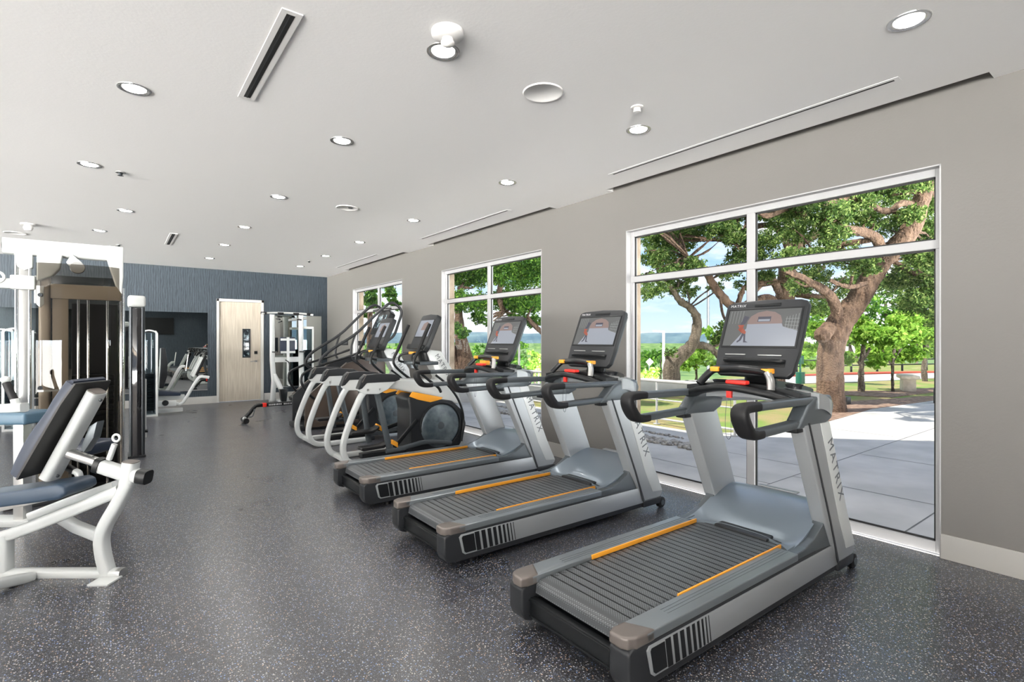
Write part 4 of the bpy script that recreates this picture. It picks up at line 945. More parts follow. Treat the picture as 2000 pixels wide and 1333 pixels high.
tb('base_tube', [(-40, 1128), (56, 1122), (232, 1122)], M['white'], (.036, .034))
tb('base_end_cap', [(231, 1122), (241, 1122)], M['alum'], (.037, .035))
tb('side_foot', [(62, 1128, .08), (20, 1136, -.03), (-40, 1150, -.2)], M['white'], (.032, .030))
tb('front_column', [(11, 1045), (11, 1122)], M['white'], (.034, .034))
c_ = b3(200, 1146, .02); MB().box(c_.x - .06, c_.x + .06, -.02, .10, 0, .012, .003).build('floor_plate', M['white'], r)
# seat: thick rounded cushion extending to the left
s0, s1 = b3(-60, 980), b3(140, 962)
q = MB().prism([(s0.x, s0.z - .055), (s1.x - .05, s1.z - .035), (s1.x, s1.z - .005), (s1.x - .01, s1.z + .04), (s1.x - .05, s1.z + .055), (s0.x, s0.z + .03)], -.04, .20, 'y', .02, 3)
q.build('seat_pad', M['blueseat'], r)
q = MB().prism([(s0.x, s0.z - .10), (s1.x - .18, s1.z - .06), (s1.x - .06, s1.z - .035), (s0.x, s0.z - .055)], .0, .24, 'y', .006); q.build('seat_bracket', M['alum'], r)
MB().box(b3(-60, 905).x, b3(22, 905).x + .1, .42, .70, b3(0, 915).z - .03, b3(0, 905).z + .02, .02, seg=3).build('side_pad', M['navy'], r)
tb('grip_bar', [(116, 905, .25), (148, 922, .2)], M['rubber'], (.018, .018))
tb('grip_ring', [(146, 921, .19), (153, 925, .19), (155, 938, .19), (150, 950, .19)], M['white'], (.020, .016), 3)

# ------------------------------------------------------------------ padded arm of a machine cut off at the left edge
r = empty('preacher_curl_machine', (0, 0, 0), 'light blue arm pad on a white tube with upright grip, cut by the left edge', 'weight machine', rz=-YAW)
D1 = 4.0; bc = at(30, 900, D1); r.location = (bc.x, bc.y, 0); ux1 = (30 - 1000) / FPX * D1
def g3(px, py, w=0): return Vector(((px - 1000) / FPX * (D1 + w) - ux1, w, CAMH - (py - 665) / FPX * (D1 + w)))
q = MB().tube([g3(-50, 802), g3(48, 796)], 1, 16, 0, sec=(.040, .036)); q.build('pad_tube', M['white'], r, 50)
p0, p1 = g3(-50, 829), g3(62, 808)
MB().box(p0.x, p1.x, -.06, .20, p0.z, p1.z + .01, .022, seg=3).build('arm_pad', mat('light_blue_vinyl', (.065, .125, .18), .4), r)
MB().tube([g3(12, 748), g3(28, 782)], .026, 14).build('grip', M['rubber'], r)
MB().ball(g3(11, 742), .034, 2, (1, 1, .8)).build('grip_cap', M['white'], r)
MB().tube([g3(29, 780), g3(33, 795)], .030, 12).build('grip_socket', M['white'], r)
MB().box(-.04, .04, .02, .10, .0, g3(30, 826).z, .008).build('post', M['alum'], r)
MB().box(-.30, .20, -.02, .14, .0, .05, .01).build('base', M['white'], r)

# ================================================================== outdoors
GZ = -0.03
M['concrete'] = vary(mat('pavement_concrete', (.45, .44, .43), .75, bump=(30, .2, .004)), (.40, .395, .39), (.52, .51, .50), 1.6, 7)
M['joint'] = mat('pavement_joint', (.13, .13, .13), .9)
M['grass'] = vary(mat('lawn', (.2, .25, .06), .95, bump=(60, .8, .03)), (.33, .27, .12), (.17, .27, .05), 1.1, 8, None, .38, .60)
M['mulch'] = vary(mat('brown_mulch', (.2, .13, .09), .95, bump=(40, .8, .03)), (.17, .10, .07), (.34, .24, .18), 9, 6)
M['pebble'] = vary(mat('river_pebbles', (.3, .3, .28), .7), (.22, .21, .20), (.48, .46, .43), 18, 3)
M['bark'] = vary(mat('oak_bark', (.2, .13, .09), .95, bump=(26, 1.0, .05)), (.055, .032, .022), (.20, .130, .088), 14, 7, (1, 1, .28), .3, .7)
M['barkgrey'] = vary(mat('grey_bark', (.2, .17, .14), .95, bump=(26, 1.0, .05)), (.06, .048, .037), (.19, .155, .12), 14, 7, (1, 1, .28), .3, .7)
M['leafA'] = leafmat('oak_leaves', (.022, .06, .012), (.10, .19, .04), (.34, .44, .14))
M['leafB'] = leafmat('bright_young_leaves', (.12, .26, .03), (.22, .42, .05), (.42, .58, .12))
M['leafC'] = leafmat('deep_green_leaves', (.02, .07, .01), (.075, .20, .025), (.24, .42, .06))
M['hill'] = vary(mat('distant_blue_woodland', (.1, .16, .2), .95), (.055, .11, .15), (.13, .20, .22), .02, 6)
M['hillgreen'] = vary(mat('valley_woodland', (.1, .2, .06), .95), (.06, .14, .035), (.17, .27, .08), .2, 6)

gz = GZ
edge = [(7.35, 4.75), (8.0, 4.35), (8.68, 4.0), (10.24, 4.06), (12.9, 4.25), (16.6, 4.08), (22.5, 3.4), (23, -8)]
c = MB().prism([(4.44, -8), (23, -8), (22.5, 3.4), (16.6, 4.08), (12.9, 4.25), (10.24, 4.06), (8.68, 4.0), (8.0, 4.35), (7.35, 4.75), (7.35, 20), (4.44, 20)], gz - .1, gz, 'z')
c.mi = 1
def strip(x0, y0, x1, y1, w=.012):
    d_ = Vector((x1 - x0, y1 - y0, 0)).normalized(); n2 = Vector((-d_.y, d_.x, 0)) * w / 2
    c.poly([(x0 - n2.x, y0 - n2.y, gz + .0015), (x1 - n2.x, y1 - n2.y, gz + .0015), (x1 + n2.x, y1 + n2.y, gz + .0015), (x0 + n2.x, y0 + n2.y, gz + .0015)])
for y in (-2.4, -1.1, .1, 1.37, 2.65): strip(4.5, y, 20, y + .1 * (y == 2.65))
for x, y0, y1 in ((6.35, 2.65, 4.0), (5.78, -6, 2.65), (7.6, -6, 2.65), (9.4, -6, 4.0), (12.0, -6, 4.1), (15, -6, 4.0), (5.3, 2.65, 12)): strip(x, y0, x, y1)
for y in (5.2, 6.5, 7.8, 9.1): strip(4.5, y, 6.0, y)
c.build('concrete_pavement', [M['concrete'], M['joint']], None, 0); tag(bpy.data.objects['concrete_pavement'], 'grey jointed concrete pavement outside the windows, partly in building shade', 'pavement', kind='structure')
q = MB()
def stones(x0, x1, y0, y1, n, r0, r1):
    for k in range(n):
        rr_ = random.uniform(r0, r1); q.ball((random.uniform(x0, x1), random.uniform(y0, y1), gz + rr_ * .3), rr_, 1, (1, random.uniform(.7, 1.3), .6))
stones(6.08, 6.34, 3.95, 9.5, 420, .03, .07); stones(6.66, 6.76, 4.2, 9.5, 160, .02, .04)
tag(q.build('river_pebbles', M['pebble'], None, 60), 'strips of grey river pebbles set in the pavement near the building', 'pebbles', kind='stuff')
# terrain
q = MB().prism([(7.35, 4.75), (8.0, 4.35), (8.68, 4.0), (10.24, 4.06), (12.9, 4.25), (16.6, 4.08), (22.5, 3.4), (30, -6), (40, -6), (40, 14), (19.5, 11.5), (13.3, 10.0), (11.5, 12.5), (9.0, 24), (7.35, 24)], gz - .6, gz - .004, 'z')
q.build('lawn', M['grass'], None, 0); tag(bpy.data.objects['lawn'], 'sunlit patchy lawn beyond the railing and under the oaks', 'lawn', kind='structure')
def patch(name, pts, m_, z, lab, cat):
    tag(MB().prism(pts, gz - .05, gz + z, 'z').build(name, m_, None, 0), lab, cat, kind='structure')
p = [onZ(a, b, gz) for a, b in ((1560, 838), (1640, 818), (1700, 800), (1830, 782), (1830, 773), (1700, 782), (1640, 786), (1560, 800))]
patch('mulch_bed', [(a.x, a.y) for a in p], M['mulch'], .004, 'brown mulch ring around the nearest oak trunk', 'mulch')
p = [onZ(a, b, gz) for a, b in ((1540, 772), (1640, 772), (1740, 777), (1830, 766), (1830, 758), (1740, 764), (1640, 765), (1540, 764))]
patch('mulch_bed', [(a.x, a.y) for a in p], M['mulch'], .012, 'pinkish brown mulch strip under the young trees', 'mulch')
p = [onZ(a, b, gz) for a, b in ((1500, 752), (1640, 748), (1760, 743), (1900, 735), (1900, 727), (1760, 731), (1640, 734), (1500, 737))]
patch('park_road', [(a.x, a.y) for a in p], M['concrete'], .014, 'pale road curving behind the young trees', 'road')
M['redcurb'] = mat('red_curb', (.55, .10, .06), .7)
a, b = onZ(1500, 737, 0), onZ(1900, 727, 0)
tag(MB().tube([a, (a + b) / 2 + Vector((.3, .4, 0)), b], .07, 8, 4).build('red_curb', M['redcurb']), 'red painted curb along the pale road', 'curb')
# low wall behind the lawn on the left
a, b = onZ(1240, 776, gz), onZ(1500, 768, gz); d_ = (b - a).normalized(); n2 = Vector((-d_.y, d_.x, 0)) * .18
w_ = [a - d_ * 6, b + d_ * .5]; z_ = .36
tag(MB().prism([(w_[0].x, w_[0].y), (w_[1].x, w_[1].y), ((w_[1] + n2).x, (w_[1] + n2).y), ((w_[0] + n2).x, (w_[0] + n2).y)], gz - .3, z_, 'z', .01).build('retaining_wall', M['concrete']), 'low concrete retaining wall behind the lawn, in front of the left oak', 'retaining wall')
# valley floor and hills
tag(MB().prism([(24, -60), (200, -400), (1500, -600), (1500, 2400), (-500, 2400), (-60, 400), (5, 26), (12, 14), (24, 14)], -7.2, -6.0, 'z').build('valley_floor', M['hillgreen'], None, 0), 'green valley floor below the lawn', 'valley', kind='structure')
def ridge(name, D, top, amp, a0_, a1_, m_, base, lab, seed):
    rnd = np.random.RandomState(seed); ph = rnd.rand(6) * 6.28; n = 90; q = MB(); v_ = []; fs = []
    for i in range(n + 1):
        a = math.radians(a0_ + (a1_ - a0_) * i / n); h = top + amp * sum(math.sin(a * f + ph[k]) / (k + 1) for k, f in enumerate((9, 17, 33, 61, 120, 240))) / 2
        for rr_, hh in ((0, base), (.02, base + (h - base) * .6), (.06, h), (.22, h * .9 - 1), (.3, base)):
            R_ = D * (1 + rr_); v_.append((R_ * math.sin(a), R_ * math.cos(a), hh))
    for i in range(n):
        for k in range(4): fs.append((i * 5 + k, (i + 1) * 5 + k, (i + 1) * 5 + k + 1, i * 5 + k + 1))
    q._add(v_, fs); tag(q.build(name, m_, None, 60), lab, 'hills', kind='structure')
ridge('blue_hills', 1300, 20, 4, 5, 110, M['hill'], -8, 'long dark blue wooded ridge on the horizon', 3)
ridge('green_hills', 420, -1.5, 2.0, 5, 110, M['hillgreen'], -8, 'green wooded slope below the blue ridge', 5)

def leaves(name, blobs, size, m_, parent, seed=0, flat=.75, droop=0.0):
    """one mesh of many small leaf blades; blobs = (centre, (rx, ry, rz) or r, count)"""
    rnd = np.random.RandomState(seed); P_ = []
    for c0, r_, n in blobs:
        r_ = np.array(r_ if hasattr(r_, '__len__') else (r_, r_, r_ * flat)); n = int(n)
        d_ = rnd.normal(size=(n, 3)); d_ /= np.linalg.norm(d_, axis=1)[:, None]
        # clump leaves into twigs
        k = max(1, n // 14); tw = rnd.normal(size=(k, 3)); tw /= np.linalg.norm(tw, axis=1)[:, None]; tw *= (rnd.rand(k, 1) ** .45)
        idx = rnd.randint(0, k, n); pts = tw[idx] + d_ * (rnd.rand(n, 1) ** .6) * .26
        P_.append(np.array(c0) + pts * r_)
    P_ = np.concatenate(P_); N = len(P_)
    a = rnd.normal(size=(N, 3)); a /= np.linalg.norm(a, axis=1)[:, None]
    b_ = rnd.normal(size=(N, 3)); b_ = np.cross(a, b_); b_ /= np.linalg.norm(b_, axis=1)[:, None]
    s_ = (size * (.6 + .8 * rnd.rand(N)))[:, None]
    V = np.empty((N, 4, 3)); V[:, 0] = P_ - a * s_; V[:, 1] = P_ + b_ * s_ * .5; V[:, 2] = P_ + a * s_; V[:, 3] = P_ - b_ * s_ * .5
    me = bpy.data.meshes.new(name); me.vertices.add(N * 4); me.vertices.foreach_set('co', V.ravel())
    me.loops.add(N * 4); me.loops.foreach_set('vertex_index', np.arange(N * 4, dtype=np.int32))
    me.polygons.add(N); me.polygons.foreach_set('loop_start', np.arange(0, N * 4, 4, dtype=np.int32)); me.polygons.foreach_set('loop_total', np.full(N, 4, dtype=np.int32))
    me.update(calc_edges=True); me.materials.append(m_)
    o = bpy.data.objects.new(name, me); COL.objects.link(o); o.parent = parent
    return o
def tree(label, base, limbs, blobs, leafm, barkm='bark', size=.05, seed=1, group=None, cat='tree', name='oak_tree', wob=.02):
    """limbs: lists of (px, py, depth, radius px) ; blobs: (px, py, depth, radius px, leaves)"""
    r = empty(name, (base.x, base.y, base.z), label, cat, group)
    q = MB()
    for L in limbs:
        pts = [at(a, b, D) - base for a, b, D, rr_ in L]; rad = [rr_ * D / FPX for a, b, D, rr_ in L]
        q.tube(pts, rad, 14, 5)
    if size < .06:
        lp = [(at(a, b, D) - base, rr_ * D / FPX) for L in limbs for a, b, D, rr_ in L if b < 700]
        rt = random.Random(seed + 99)
        for a, b, D, rr_, n in blobs:
            c_ = at(a, b, D) - base; p_, pr = min(lp, key=lambda z: (z[0] - c_).length)
            for k in range(2):
                e_ = c_ + Vector([rt.uniform(-.6, .6) * rr_ * D / FPX for _ in range(3)])
                m_ = (p_ + e_) / 2 + Vector([rt.uniform(-.12, .12) for _ in range(3)])
                q.tube([p_, m_, e_], [min(.028, pr * .5), .018, .006], 7, 4)
    rn = random.Random(seed)
    for v in q.bm.verts: v.co += Vector((rn.uniform(-1, 1), rn.uniform(-1, 1), rn.uniform(-1, 1))) * wob * (1 if True else 0)
    q.build('trunk', M[barkm], r, 80)
    mul = 3.4 if size < .06 else 1.3
    bl = [(tuple(at(a, b, D) - base), (rr_ * D / FPX, rr_ * D / FPX * 1.1, rr_ * D / FPX * .75), n * mul) for a, b, D, rr_, n in blobs]
    tw_ = size < .06
    if tw_: size *= .62
    leaves('foliage', bl, size, leafm, r, seed)
    return r
# nearest oak
rn = random.Random(5)
baseA = onZ(1624, 806, gz)
limbsA = [[(1624, 812, 10.8, 29), (1622, 775, 10.8, 25), (1621, 730, 10.8, 23), (1622, 690, 10.8, 23), (1630, 655, 10.8, 25), (1645, 625, 10.75, 23), (1672, 590, 10.7, 20), (1700, 545, 10.6, 19), (1722, 508, 10.5, 19), (1752, 482, 10.4, 19), (1778, 450, 10.3, 17), (1792, 415, 10.2, 15), (1806, 375, 10.1, 14), (1830, 335, 10, 12), (1870, 280, 9.8, 9)],
          [(1640, 635, 10.7, 12), (1632, 600, 10.6, 10), (1618, 575, 10.5, 9), (1590, 556, 10.4, 7), (1560, 540, 10.3, 6), (1530, 528, 10.1, 4)],
          [(1620, 640, 10.7, 14), (1606, 655, 10.6, 15), (1600, 662, 10.55, 9)],
          [(1722, 490, 10.5, 10), (1712, 468, 10.4, 10), (1690, 455, 10.3, 9), (1655, 450, 10.2, 9), (1615, 443, 10.1, 8), (1580, 425, 10.0, 8), (1545, 405, 9.9, 7), (1500, 422, 9.8, 5), (1478, 410, 9.7, 4)],
          [(1788, 400, 10.2, 7), (1760, 398, 10.1, 6), (1740, 412, 10, 6), (1715, 408, 9.9, 5), (1695, 393, 9.8, 5), (1660, 388, 9.7, 5), (1610, 398, 9.6, 4)],
          [(1660, 452, 10.2, 6), (1640, 425, 10.3, 5), (1648, 400, 10.4, 4)],
          [(1745, 510, 10.5, 5), (1785, 535, 10.3, 4), (1830, 545, 10.0, 3), (1870, 560, 9.8, 2)],
          [(1700, 470, 10.4, 5), (1640, 478, 10.8, 5), (1590, 495, 11.2, 4)],
          [(1700, 550, 10.6, 5), (1660, 560, 10.2, 4), (1620, 548, 10, 3)]]
bA = []
for a, b, rr_, n in ((1520, 400, 40, 900), (1575, 380, 42, 1100), (1640, 370, 46, 1300), (1700, 365, 40, 1200), (1750, 380, 34, 900), (1560, 455, 34, 700), (1620, 420, 40, 900), (1690, 425, 34, 800), (1745, 440, 34, 700), (1815, 450, 34, 900), (1820, 400, 26, 700), (1810, 500, 36, 900), (1775, 540, 40, 900), (1830, 560, 40, 1000), (1600, 500, 34, 600), (1650, 500, 34, 600), (1540, 505, 30, 500), (1690, 520, 26, 400), (1790, 590, 36, 700), (1870, 480, 50, 900), (1700, 330, 70, 1500), (1800, 330, 60, 1200), (1600, 340, 70, 1500), (1500, 360, 60, 1300), (1560, 560, 24, 300), (1850, 620, 36, 600), (1630, 460, 30, 500), (1590, 385, 34, 800), (1680, 390, 34, 800), (1780, 420, 26, 500), (1820, 520, 30, 600), (1740, 560, 26, 400), (1550, 410, 30, 600), (1700, 510, 20, 240), (1790, 500, 24, 400)):
    bA.append((a, b, 10.4 + rn.uniform(-1.2, 1.5), rr_, n))
tree('big leaning oak with thick forked trunk, nearest tree outside the largest window', baseA, limbsA, bA, M['leafA'], 'bark', .046, 3, wob=.014)
# middle oak, its trunk behind the near treadmill console
baseB = at(1508, 752, 13.5); baseB.z = gz
limbsB = [[(1512, 770, 13.5, 22), (1510, 700, 13.5, 19), (1520, 640, 13.5, 18), (1532, 590, 13.5, 18), (1536, 545, 13.4, 16), (1540, 505, 13.3, 13), (1560, 478, 13.2, 9), (1600, 455, 13, 7), (1640, 430, 12.8, 5)],
          [(1522, 605, 13.5, 11), (1500, 585, 13.3, 10), (1478, 590, 13.2, 9), (1452, 600, 13, 10), (1430, 598, 12.8, 8), (1405, 574, 12.6, 8), (1388, 548, 12.5, 7), (1372, 520, 12.4, 6), (1345, 505, 12.2, 5)],
          [(1522, 570, 13.4, 8), (1505, 545, 13.2, 7), (1480, 560, 13, 7), (1462, 590, 12.8, 5)],
          [(1545, 500, 13.3, 8), (1530, 460, 13.1, 7), (1500, 440, 13, 6), (1450, 452, 12.8, 4), (1420, 470, 12.6, 3)],
          [(1555, 575, 13.4, 6), (1590, 580, 13.0, 6), (1620, 585, 12.8, 4)],
          [(1538, 520, 13.3, 7), (1570, 545, 13.6, 5), (1610, 520, 13.8, 4)],
          [(1440, 596, 12.8, 5), (1448, 575, 12.7, 5), (1452, 560, 12.6, 3)]]
bB = []
for a, b, rr_, n in ((1290, 420, 36, 900), (1335, 425, 38, 1000), (1380, 420, 38, 900), (1430, 415, 36, 900), (1280, 465, 32, 800), (1325, 475, 34, 800), (1440, 465, 28, 500), (1300, 510, 30, 600), (1350, 520, 26, 500), (1470, 500, 30, 500), (1500, 470, 30, 500), (1420, 530, 24, 300), (1490, 540, 24, 350), (1580, 540, 34, 500), (1640, 570, 36, 500), (1600, 600, 26, 300), (1250, 400, 44, 900), (1400, 375, 50, 1000), (1460, 390, 40, 900), (1540, 430, 40, 600), (1680, 540, 34, 500), (1330, 385, 44, 1000), (1420, 640, 22, 260), (1400, 665, 16, 160), (1265, 440, 30, 700), (1310, 450, 30, 700), (1360, 455, 28, 600), (1410, 450, 30, 600), (1275, 500, 26, 500), (1390, 405, 34, 800), (1440, 500, 22, 300), (1310, 530, 20, 260), (1265, 545, 18, 240), (1500, 410, 34, 600), (1455, 555, 18, 200)):
    bB.append((a, b, 12.8 + rn.uniform(-1.2, 1.2), rr_, n))
tree('dark oak with spreading limbs, its trunk rising behind the nearest treadmill screen', baseB, limbsB, bB, M['leafA'], 'bark', .055, 9, wob=.016)
# left crooked oak
baseC = at(1311, 752, 14.2); baseC.z = gz
limbsC = [[(1311, 790, 14.2, 19), (1311, 745, 14.2, 17), (1312, 715, 14.2, 16), (1326, 697, 14.2, 14), (1345, 682, 14.1, 12), (1356, 664, 14, 10), (1361, 640, 14, 9), (1360, 618, 14, 8), (1346, 600, 13.9, 7), (1328, 588, 13.8, 6), (1316, 570, 13.7, 5), (1303, 552, 13.6, 4), (1290, 530, 13.5, 3)],
          [(1350, 676, 14.1, 7), (1370, 675, 14, 7), (1388, 680, 13.9, 6), (1402, 694, 13.9, 6), (1406, 702, 13.9, 3)],
          [(1316, 570, 13.7, 3), (1325, 555, 13.7, 2.5), (1320, 535, 13.6, 2)], [(1312, 700, 14.2, 10), (1304, 694, 14.2, 7), (1300, 692, 14.2, 4)]]
bC = [(a, b, 13.6 + rn.uniform(-.6, .6), rr_, n) for a, b, rr_, n in ((1280, 565, 24, 380), (1320, 560, 26, 420), (1350, 570, 18, 240), (1265, 575, 18, 220), (1300, 540, 24, 300), (1350, 545, 16, 160), (1395, 560, 16, 150), (1425, 655, 20, 200), (1310, 690, 14, 90), (1330, 590, 10, 60))]
tree('crooked oak with a stubby side limb, left in the largest window behind the railing', baseC, limbsC, bC, M['leafA'], 'barkgrey', .05, 12, wob=.014)
# small bright tree between the left oak and the console
baseS = at(1361, 742, 17); baseS.z = gz - .3
tree('small bright green tree under the crooked oak limb', baseS, [[(1361, 775, 17, 2.2), (1360, 735, 17, 1.8), (1362, 705, 17, 1.4), (1372, 690, 17, 1)], [(1360, 722, 17, 1.2), (1345, 700, 17, 1)]],
     [(1350, 705, 17, 20, 420), (1375, 698, 17, 20, 420), (1395, 712, 17, 16, 260), (1365, 680, 17.2, 18, 260), (1335, 718, 17, 12, 160), (1400, 665, 17.3, 18, 300), (1380, 650, 17.4, 14, 200)], M['leafB'], 'barkgrey', .07, 14, name='young_tree')
# tree seen through the middle window
baseD = at(908, 760, 13.0); baseD.z = gz - .3
limbsD = [[(925, 800, 13, 22), (915, 730, 13, 19), (906, 690, 13, 15), (898, 650, 13, 10), (896, 600, 13, 7), (900, 560, 12.9, 5)], [(900, 735, 13, 9), (886, 690, 13, 7), (878, 665, 12.8, 5)], [(1060, 650, 12, 5), (1045, 638, 12, 4.5), (1030, 620, 12, 4)], [(898, 600, 13, 4), (885, 575, 13, 3), (880, 560, 13, 2)], [(985, 520, 12.5, 6), (975, 580, 12.5, 5), (985, 610, 12.5, 4)]]
bD = []
for a, b, rr_, n in ((890, 540, 34, 800), (930, 540, 36, 900), (970, 530, 36, 900), (1010, 540, 38, 1000), (1045, 530, 34, 900), (900, 590, 30, 600), (940, 590, 28, 600), (985, 585, 32, 800), (1025, 590, 34, 900), (1060, 580, 34, 800), (885, 640, 18, 260), (935, 620, 18, 260), (1040, 628, 18, 320), (905, 650, 14, 180), (1000, 500, 50, 1200), (930, 495, 50, 1200), (1070, 500, 50, 900), (1010, 622, 22, 350), (955, 630, 12, 120)):
    bD.append((a, b, 12.6 + rn.uniform(-1, 1), rr_, n))
tree('leafy tree with slanting trunk in the middle window', baseD, limbsD, bD, M['leafC'], 'bark', .055, 17, wob=.014)
# tree seen through the far window
baseE = at(722, 740, 19); baseE.z = gz - .5
tree('green tree top in the farthest window', baseE, [[(722, 780, 19, 7), (722, 640, 19, 5), (726, 590, 19, 3)]],
     [(a, b, 19 + rn.uniform(-1, 1), rr_, n) for a, b, rr_, n in ((722, 585, 18, 420), (735, 600, 16, 320), (760, 575, 14, 260), (770, 590, 12, 220), (720, 560, 22, 420), (760, 552, 20, 320), (715, 612, 12, 180), (780, 600, 10, 120))], M['leafC'], 'bark', .09, 21, name='leafy_tree')
# young trees on the lawn
def lawn_tree(label, px, py, tr, blobs, lm='leafB', nm='young_tree', sz=.075, seed=30, fork=True):
    b0 = onZ(px, py, gz); D = b0.x * sy + b0.y * cy
    L = [[(px, py + 3, D, tr * 1.15), (px - 1, py - 30, D, tr), (px, py - 60, D, tr * .8), (px + 4, py - 95, D, tr * .6)]]
    if fork: L += [[(px, py - 50, D, tr * .6), (px - 16, py - 72, D, tr * .45), (px - 24, py - 95, D, tr * .3)], [(px, py - 58, D, tr * .5), (px + 16, py - 85, D, tr * .4)]]
    tree(label, b0, L, [(a, b, D + rn.uniform(-.8, .8), rr_, n) for a, b, rr_, n in blobs], M[lm], 'barkgrey', sz, seed, name=nm)
lawn_tree('young tree with a straight grey trunk just right of the big oak', 1683, 766, 5, [(1668, 660, 22, 500), (1700, 650, 24, 600), (1690, 690, 22, 450), (1655, 700, 16, 260), (1710, 705, 18, 350), (1680, 630, 22, 400)])
lawn_tree('bright green young tree with a thin dark trunk behind the stone bench', 1744, 766, 2.3, [(1735, 660, 30, 900), (1770, 650, 28, 800), (1755, 690, 26, 700), (1725, 690, 22, 500), (1785, 690, 22, 500), (1760, 625, 24, 600)], seed=31)
lawn_tree('young tree by the parked car at the right of the window', 1806, 745, 4, [(1800, 650, 24, 600), (1825, 660, 24, 600), (1795, 680, 18, 350), (1820, 690, 14, 260), (1810, 625, 24, 500), (1850, 650, 30, 600)], seed=32)
lawn_tree('slim young tree just left of the big oak trunk', 1599, 752, 3, [(1590, 640, 22, 360), (1585, 680, 16, 260), (1600, 610, 20, 300), (1580, 710, 12, 160)], seed=33, fork=False)
# background trees beyond the road
k = 0
for a, b, D, rr_, n, lm in ((1570, 700, 34, 26, 420, 'leafB'), (1600, 640, 40, 50, 700, 'leafC'), (1660, 610, 42, 55, 800, 'leafA'), (1730, 590, 40, 60, 900, 'leafC'), (1790, 600, 38, 60, 900, 'leafC'), (1850, 620, 38, 60, 800, 'leafC'),
                            (1660, 705, 36, 24, 420, 'leafB'), (1500, 690, 44, 50, 500, 'leafC'), (1720, 700, 36, 24, 400, 'leafC'), (1900, 560, 30, 90, 1200, 'leafA')):
    b0 = at(a, 735, D); b0.z = gz
    tree('leafy tree beyond the park road', b0, [[(a, 740, D, 3), (a, b, D, 2)]], [(a + rn.uniform(-.3, .3) * rr_, b + rn.uniform(-.4, .4) * rr_, D + rn.uniform(-1, 1), rr_ * .7, n / 3) for _ in range(3)] + [(a, min(700, b + rr_ * .8), D, rr_ * .6, n / 4)], M[lm], 'barkgrey', .16, 40 + k, 'leafy trees beyond the park road', name='leafy_tree', wob=0); k += 1
# trees down the slope, seen over the railing in all windows
k = 0
for a, b, D, rr_, n, lm in ((1262, 700, 60, 20, 320, 'leafC'), (1290, 694, 62, 22, 320, 'leafC'), (1325, 700, 60, 18, 260, 'leafC'), (1250, 716, 50, 16, 220, 'leafC'), (1278, 728, 22, 10, 200, 'leafB'), (1256, 732, 22, 10, 200, 'leafB'),
                            (940, 692, 60, 20, 320, 'leafC'), (1010, 690, 60, 20, 320, 'leafC'), (1045, 700, 40, 18, 320, 'leafB'), (885, 690, 60, 18, 260, 'leafC'), (960, 715, 45, 18, 300, 'leafC'), (1025, 715, 40, 16, 260, 'leafC'), (1052, 715, 22, 12, 240, 'leafB'), (890, 715, 40, 18, 260, 'leafB'),
                            (700, 690, 70, 20, 260, 'leafC'), (735, 686, 70, 18, 260, 'leafC'), (770, 692, 60, 18, 260, 'leafC'), (715, 712, 45, 16, 220, 'leafC'), (790, 700, 60, 18, 260, 'leafC')):
    b0 = at(a, 740, D); b0.z = -6.0 if D > 25 else -.6
    p_ = at(a, b, D); h_ = p_.z - b0.z
    r = empty('slope_tree', tuple(b0), 'round green tree down the slope, seen through the %s' % ('left half of the largest window' if 1240 < a < 1400 else 'middle window' if 850 < a < 1240 else 'farthest window'), 'tree', 'green trees down the slope')
    MB().tube([(0, 0, 0), (0, 0, h_)], [.16 if D > 25 else .05, .06 if D > 25 else .02], 8).build('trunk', M['barkgrey'], r)
    R_ = rr_ * D / FPX; leaves('foliage', [((0, 0, h_), (R_ * 1.2, R_ * 1.2, R_), n), ((0, 0, h_ - R_ * .9), (R_ * 1.1, R_ * 1.1, R_), n * .7)], .0042 * D, M[lm], r, 70 + k); k += 1

# railing beside the pavement
r = empty('metal_railing', (7.5, 8, gz), 'white metal handrail with round top rail along the pavement edge', 'railing')
MB().tube([(0, -3.7, .755), (0, 6, .755)], .030, 10).build('top_rail', M['winframe'], r)
MB().tube([(0, -3.7, .10), (0, 6, .10)], .018, 10).build('lower_rail', M['winframe'], r)
MB().tube([(0, -3.7, .43), (0, 6, .43)], .012, 8).build('middle_rail', M['winframe'], r)
for y in (-3.7, -2.26, -.4, 1.5, 3.4, 5.3): MB().tube([(0, y, .01), (0, y, .755)], .020, 10).lathe([(.0001, .012), (.06, .012), (.06, 0)], c=(0, y, 0), seg=16).build('rail_post', M['winframe'], r)
# street furniture
def pole(name, px, py0, py1, D, rr_, lab, cat, m_, lamp=False):
    b0 = at(px, py0, D); t0 = at(px, py1, D)
    r = empty(name, (b0.x, b0.y, min(b0.z, 0) if D < 25 else -6), lab, cat)
    MB().tube([(0, 0, 0), (0, 0, t0.z - r.location.z)], [rr_ * 1.2, rr_], 10).build('pole_shaft', M[m_], r)
    if lamp: MB().tube([(0, 0, t0.z - r.location.z - .05), (-.25, .19, t0.z - r.location.z)], rr_ * .6, 8).box(-.55, -.2, .12, .34, t0.z - r.location.z - .03, t0.z - r.location.z + .03, .015).build('lamp_head', M[m_], r)
pole('street_lamp', 1296, 740, 647, 30, .075, 'pale street lamp with a flat head left of the crooked oak', 'street lamp', 'winframe', True)
pole('utility_pole', 1383, 690, 520, 40, .10, 'tall thin dark pole behind the oaks', 'pole', 'gunmetal')
pole('marker_post', 1014, 740, 672, 14, .028, 'thin pale post seen through the middle window', 'post', 'winframe')
M['greenp'] = mat('dark_green_metal', (.01, .10, .07), .4)
b0 = onZ(1563, 757, gz)
r = empty('waste_station', (b0.x, b0.y, gz), 'dark green pet waste bin on a post left of the big oak', 'waste bin')
MB().cyl((0, 0, 0), (0, 0, .95), .03, 10).build('post', M['greenp'], r)
